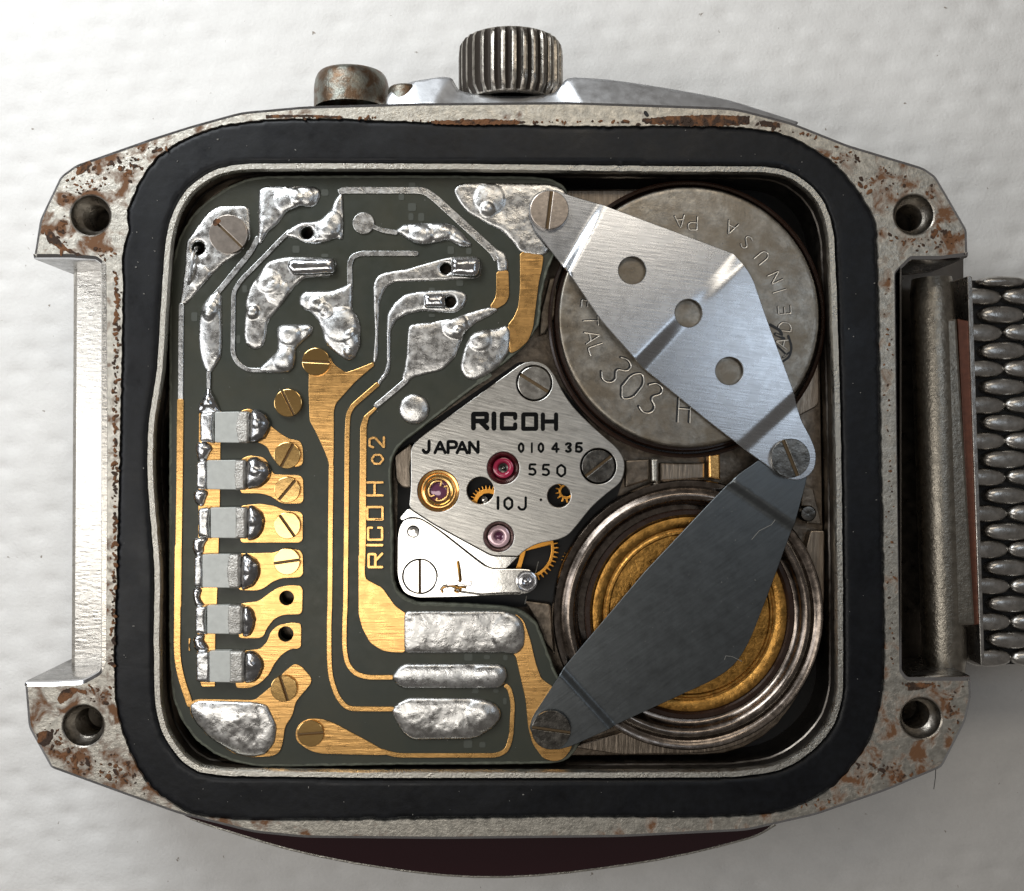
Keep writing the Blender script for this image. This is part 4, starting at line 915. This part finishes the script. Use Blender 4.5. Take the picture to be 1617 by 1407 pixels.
lettering('stamped_letter', arc_text(left, 2.2, 0), ZC+0.010, M['cell_mark'], can, t=0.016, bevel=0.006, r=3)
lettering('stamped_letter', arc_text(big, 2.2, 0), ZC+0.010, M['cell_mark'], can, t=0.016, bevel=0.008, r=8)
def shadow_line(items, sw, dx):  # offset copies that paint shade beside the stamped strokes
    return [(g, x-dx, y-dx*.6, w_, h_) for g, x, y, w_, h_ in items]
lettering('stamped_groove_shade', arc_text(shadow_line(big, 2, 2.2), 4.0, 0), ZC+0.0045, M['marker_shade'], can, t=0.01, r=8)
lettering('stamped_groove_shade', arc_text(shadow_line(left, 2, 1.5), 2.9, 0), ZC+0.0045, M['marker_shade'], can, t=0.01, r=3)
lettering('stamped_groove_shade', arc_text(shadow_line(small, 2, 1.3), 2.6, 0), ZC+0.0045, M['marker_shade'], can, t=0.01, r=3)
sc = [[(800,1010),(870,1050),(890,1090),(820,1070),(900,1110)], [(930,1090),(955,1170),(940,1240),(890,1275)], [(850,1160),(920,1230),(880,1250),(950,1200)]]
gs = [plate_geo(ribbon([r2(*p) for p in pl], 4.2 - k*.7, 6, cap=True), ZC+0.012+0.001*k, 0.006, bevel=0) for k, pl in enumerate(sc)]
V, Fc = merge(gs); obj('marker_scribble', V, Fc, M['marker_shade'], can)

# ------------------------------------------------------------------ battery clamps
def clamp_z(lines, zs):
    """piecewise linear height across fold lines (picture px pairs); zs one per zone ends"""
    def zf(x, y):
        return 0
    return zf
def grid_plate(name, outer, holes, zfun, t, mt, parent, step=7, zref=-0.1, fold_lines=(), bevel=0.008):
    loops = [dens(fillet(outer, 3), step), *holes]
    # draw in px at reference height, then lift
    xs = [p[0] for p in loops[0]]; ys_ = [p[1] for p in loops[0]]
    gx, gy = np.meshgrid(np.arange(min(xs), max(xs), step), np.arange(min(ys_), max(ys_), step))
    g = np.stack([gx.ravel(), gy.ravel()], 1)
    for (a, b) in fold_lines:
        a = np.array(a); b = np.array(b); n = np.array([-(b-a)[1], (b-a)[0]]); n = n/np.hypot(*n)
        for o_ in (-15, -12, -9, -6, -3, 0, 3, 6, 9, 12, 15):
            L = np.hypot(*(b-a)); ts = np.arange(-0.05, 1.05, step*.7/L)
            g = np.concatenate([g, a + (b-a)*ts[:, None] + n*o_])
    g = g[inside(g, loops)]; g = g[dist(g, loops) > 2.0]
    ins = [inset(lp, 0.8, 1 if i == 0 else -1) for i, lp in enumerate(loops)]
    v2, fs, mp, nb = fill(ins, [tuple(p) for p in g])
    V = []; Fc = []
    for x, y in v2: V.append(W(x, y, zref)[:2] + (zfun(x, y),))
    Fc = [tuple(f)[::-1] for f in fs]; of = 0; nv = len(V)
    for (x, y) in v2: V.append(W(x, y, zref)[:2] + (zfun(x, y)-t,))
    Fc += [tuple(i+nv for i in f[::-1]) for f in Fc]
    for li, lp in enumerate(loops):
        n = len(lp); top = [mp[of+k] for k in range(n)]; of += n
        b0 = len(V); V += [W(x, y, zref)[:2] + (zfun(x, y)-bevel,) for x, y in lp]
        b1 = len(V); V += [W(x, y, zref)[:2] + (zfun(x, y)-t,) for x, y in lp]
        flip = (area(lp) > 0) == (li == 0)
        for A_, B_ in ((top, range(b0, b0+n)), (range(b0, b0+n), range(b1, b1+n)), (range(b1, b1+n), [i+nv for i in top])):
            for k in range(n):
                j = (k+1) % n; f = (A_[j], A_[k], B_[k], B_[j]); Fc.append(f[::-1] if flip else f)
    return obj(name, V, Fc, mt, parent, 32)
def sd(p, a, b):      # signed distance px to the line a-b
    nx, ny = -(b[1]-a[1]), (b[0]-a[0]); L = math.hypot(nx, ny)
    return ((p[0]-a[0])*nx + (p[1]-a[1])*ny)/L
def sm(t): t = max(0, min(1, t)); return t*t*(3-2*t)
# upper clamp: low at both screws, up over the cell, slight ridge across the middle
u1 = (r1('G', 408, 225), r1('G', 262, 490)); u2 = (r1('G', 985, 465), r1('G', 568, 905)); u3 = (r1('G', 1235, 1050), r1('G', 1000, 1265))
sgn1 = 1 if sd(bc, *u1) > 0 else -1; far = r1('G', 1215, 1310); sgn3 = 1 if sd(bc, *u3) > 0 else -1; up2 = r1('G', 300, 300); sgn2 = 1 if sd(up2, *u2) > 0 else -1
def zu(x, y):
    a = sd((x, y), *u1)*sgn1; c = sd((x, y), *u3)*sgn3; m = sd((x, y), *u2)*sgn2
    z = -0.06
    z += 0.085*max(-1, min(0, -m/190))*(-1) if False else 0
    z += sm((m+14)/28)*0.075*(y - 400 - (x-990)*0.5)/100 - 0.01*sm((14-m)/28)*(y-560 - (x-1150)*.8)/100
    z -= 0.035*math.exp(-(m/7.0)**2)*0.12
    z1 = sm((a+9)/18); z3 = sm((c+12)/24)
    return (z - (-0.13))*z1*z3 + (-0.13) + 0.0
cl1 = thing('battery_clamp', 'bright brushed steel clamp with three round holes folded across the button battery', 'clamp', (*W(1075, 500, -0.3)[:2], -0.15), 'battery clamps')
co1 = R('G', (118,330), (95,270), (100,200,40), (140,165,40), (200,155,40), (270,183,10), (410,224,4), (450,240,4), (700,332), (970,432,2), (1008,480,14), (1048,540,30), (1108,715,20), (1228,1035,3), (1262,1150,10), (1300,1215,20), (1328,1290,40), (1315,1370,40), (1250,1408,40), (1170,1385,20), (1130,1350,8), (1000,1258,3), (850,1142,10), (560,905,6), (400,722,10), (252,502,3), (150,370,3))
holes_u = [circ(*r1('G', 535, 508), 22, 32), circ(*r1('G', 775, 690), 22, 32), circ(*r1('G', 950, 936), 22, 32)]
grid_plate('clamp_strip', fillet(co1, 3), holes_u, zu, 0.035, M['clamp'], cl1, fold_lines=[u1, u2, u3])
screw(*r1('G', 183, 247), 30.5, -0.03, 97, M['nickel_screw'], cl1, slot=5, t=0.14)
screw(*r1('G', 1213, 1308), 31, -0.03, 68, M['steel_screw_dark'], cl1, slot=5, t=0.14)
# lower clamp
l1 = (r1('H', 905, 212), r1('H', 1162, 388)); l2 = (r1('H', 230, 985), r1('H', 425, 1200)); mid = r1('H', 650, 700)
s1 = 1 if sd(mid, *l1) > 0 else -1; s2 = 1 if sd(mid, *l2) > 0 else -1
def zl(x, y):
    a = sd((x, y), *l1)*s1; c = sd((x, y), *l2)*s2
    return -0.175 + 0.0 - 0.035*0 + (-0.07)*sm((a+8)/16)*sm((c+8)/16) + 0.004*math.exp(-(a/6)**2) + 0.004*math.exp(-(c/6)**2) + 0.00012*max(0, 400-abs(a-200))*0.0
cl2 = thing('battery_clamp', 'steel clamp coloured with a dark reflection, no holes, lying across the empty gold battery well', 'clamp', (*W(1075, 960, -0.4)[:2], -0.3), 'battery clamps')
co2 = R('H', (120,1265), (92,1205), (105,1160,20), (210,1000,10), (233,965,10), (560,578), (820,302), (940,178,6), (1010,130,6), (1060,90), (1180,60), (1225,140), (1215,210,6), (1165,395,6), (1060,680,10), (985,870,60), (930,955,40), (850,1012,30), (430,1205,6), (265,1280,8), (190,1300,30))
grid_plate('clamp_strip', fillet(co2, 3), [], zl, 0.035, M['clamp_dark'], cl2, fold_lines=[l1, l2])
screw(*r1('H', 180, 1210), 31, -0.075, 8, M['steel_screw_dark'], cl2, slot=4.4, t=0.14)
# lint
for name, pts, lab in (('lint_fibre', ((990,440),(1020,405),(1070,380),(1085,360)), 'pale curved lint fibre on the dark clamp near its upper fold'), ('lint_fibre', ((880,925),(885,910),(910,912),(950,932)), 'pale hooked lint fibre on the dark clamp near the well rim')):
    o = tube(name, [W(*r1('H', *p), -0.235) for p in pts], 0.005, M['lint'], None, seg=5); o['label'] = lab; o['category'] = 'lint'

o = tube('hair', [W(1478, 1205, -0.03), W(1477, 1228, -0.06), W(1474.5, 1246, -0.2)], 0.006, M['black'], None, seg=5); o['label'] = 'fine dark hair sticking out under the lower right lug'; o['category'] = 'hair'
plate('rust_dent_spot', smooth(R('L', (262,215), (272,213), (284,232), (275,237), (264,228))), 0.006, 0.02, M['black'], case, bevel=0)  # black patch painted for the dark of a small dent
# dust and flecks lying on the watch
rd = random.Random(21); gs = []
def fleck(x, y, z, s_):
    a0 = rd.uniform(0, 6.28); n = rd.randint(4, 6); e = rd.uniform(1, 2.6)
    lp = []
    for k in range(n):
        a = 6.283*k/n; u, v = s_*e*math.cos(a)*rd.uniform(.7, 1.1), s_*math.sin(a)*rd.uniform(.7, 1.1)
        lp.append((x+u*math.cos(a0)-v*math.sin(a0), y+u*math.sin(a0)+v*math.cos(a0)))
    gs.append(plate_geo(lp, z, 0.008, bevel=0))
gl_in = off(0)
ia, ib, ic = inset(G_out, 6), inset(gl_in, -4), inset(bd, 5); fa, fb = fillet(co1, 3), inset(fillet(co2, 3), 14)
while len(gs) < 70:
    x, y = rd.uniform(185, 1395), rd.uniform(190, 1292)
    if inside([(x, y)], [ia])[0] and not inside([(x, y)], [ib])[0]: fleck(x, y, -0.018, rd.choice((.35, .45, .6, .9)))
for _ in range(110):
    x, y = rd.uniform(290, 820), rd.uniform(290, 1190)
    if inside([(x, y)], [ic])[0]: fleck(x, y, ZB+0.085 if rd.random() < .0 else ZB+0.006, rd.choice((.35, .45, .6)))
for _ in range(60):
    x, y = rd.uniform(900, 1280), rd.uniform(310, 690)
    if math.hypot(x-1088, y-501) < 195 and not inside([(x, y)], [fa])[0]: fleck(x, y, ZC+0.012, rd.choice((.4, .5, .7)))
for _ in range(90):
    x, y = rd.uniform(860, 1280), rd.uniform(780, 1180)
    if inside([(x, y)], [fb])[0] and sd((x, y), *l1)*s1 > 14 and sd((x, y), *l2)*s2 > 14: fleck(x, y, -0.240, rd.choice((.3, .4, .5)))
V, Fc = merge(gs); o = obj('dust', V, Fc, M['lint'], None); o['kind'] = 'stuff'; o['label'] = 'pale dust flecks lying over the gasket, board and clamps'
# ------------------------------------------------------------------ bracelet
bl = thing('mesh_bracelet', 'steel mesh bracelet with hinge tube fitted between the right lugs', 'bracelet', (*W(1560, 740, -2)[:2], -3.0))
def ytube(name, p0, p1, rad, mt, seg=40, nst=26, cap=True):
    pts = [[p0[i] + (p1[i]-p0[i])*k/nst for i in range(3)] for k in range(nst+1)]
    rads = [rad]*(nst+1); rads[0] = rad*.9; rads[-1] = rad*.9
    return tube(name, pts, rad, mt, bl, seg=seg, rads=rads)
zt = -1.15
ytube('hinge_tube', W(1471, 440, zt), W(1492, 1060, zt), 0.355, M['tube'])
def quadplate(name, pts, z, t, mt, bevel=0.02, fil=3): return plate(name, fillet(R('M', *pts), fil), z, t, mt, bl, bevel=bevel)
quadplate('hinge_sleeve', ((285,242), (355,238), (412,1188), (340,1192)), -0.82, 0.25, M['tube'], bevel=0.05)
quadplate('sleeve_reflection', ((356,240), (398,250), (433,1182), (402,1189)), -0.90, 0.25, M['brown'], bevel=0.02)  # strip added to carry the brownish reflection on the flap
quadplate('spring_bar', ((310,118), (345,118), (350,240), (312,240)), -1.0, 0.3, M['tube'], bevel=0.05)
quadplate('end_bracket', ((386,108), (401,110), (440,1312), (428,1312)), -0.86, 0.9, M['bead'], bevel=0.01)
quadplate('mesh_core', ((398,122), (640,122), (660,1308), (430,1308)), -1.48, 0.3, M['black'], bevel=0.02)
bv, bf = [], []
nu, nv_ = 14, 7
for j in range(nv_+1):
    ph = math.pi/2*j/nv_*1.0
    for i in range(nu):
        a = 2*math.pi*i/nu; c, s_ = math.cos(a), math.sin(a)
        cr = math.cos(ph)**0.6 if j < nv_ else 0.0
        cr = max(cr, 0.001)
        ex = abs(c)**0.95*(1 if c > 0 else -1); ey = abs(s_)**0.8*(1 if s_ > 0 else -1)
        bv.append((ex*cr*0.5, ey*cr*0.5, math.sin(ph)**0.8*0.5 if j else 0))
for j in range(nv_):
    for i in range(nu):
        i2 = (i+1) % nu; bf.append((j*nu+i, j*nu+i2, (j+1)*nu+i2, (j+1)*nu+i))
base_b = [(x, y, -0.5) for x, y, z in bv[:nu]]; b0 = len(bv); bv += base_b
for i in range(nu): i2 = (i+1) % nu; bf.append((b0+i, b0+i2, i2, i))
lm = bpy.data.meshes.new('link'); lm.from_pydata(bv, [], bf); lm.materials.append(M['bead'])
lm.polygons.foreach_set('use_smooth', [True]*len(bf))
zk = -1.42; rb = random.Random(4)
for c_ in range(5):
    for k in range(12):
        ym = 174 + 111.2*k + (56 if c_ % 2 else 0) - (0 if c_ % 2 == 0 else 0)
        if ym > 1300 or ym < 150: continue
        xm = 417 + 71.5*c_ + (ym-230)*0.028
        px, py = r1('M', xm, ym); x, y, _ = W(px, py, zk)
        o = bpy.data.objects.new('link', lm); COL.objects.link(o); o.parent = bl
        o.location = Vector((x, y, zk)) - Vector(ORG[bl.name])
        o.scale = (0.82+rb.uniform(-.03, .03), 0.315+rb.uniform(-.015, .015), 0.32); o.rotation_euler = (rb.uniform(-.05, .05), rb.uniform(-.04, .04), -0.02 + rb.uniform(-.03, .03))
for k in range(3):
    px, py = r1('M', 487+142*k, 124); x, y, _ = W(px, py, zk)
    o = bpy.data.objects.new('link', lm); COL.objects.link(o); o.parent = bl
    o.location = Vector((x, y-0.03, zk)) - Vector(ORG[bl.name]); o.scale = (0.84, 0.20, 0.44)
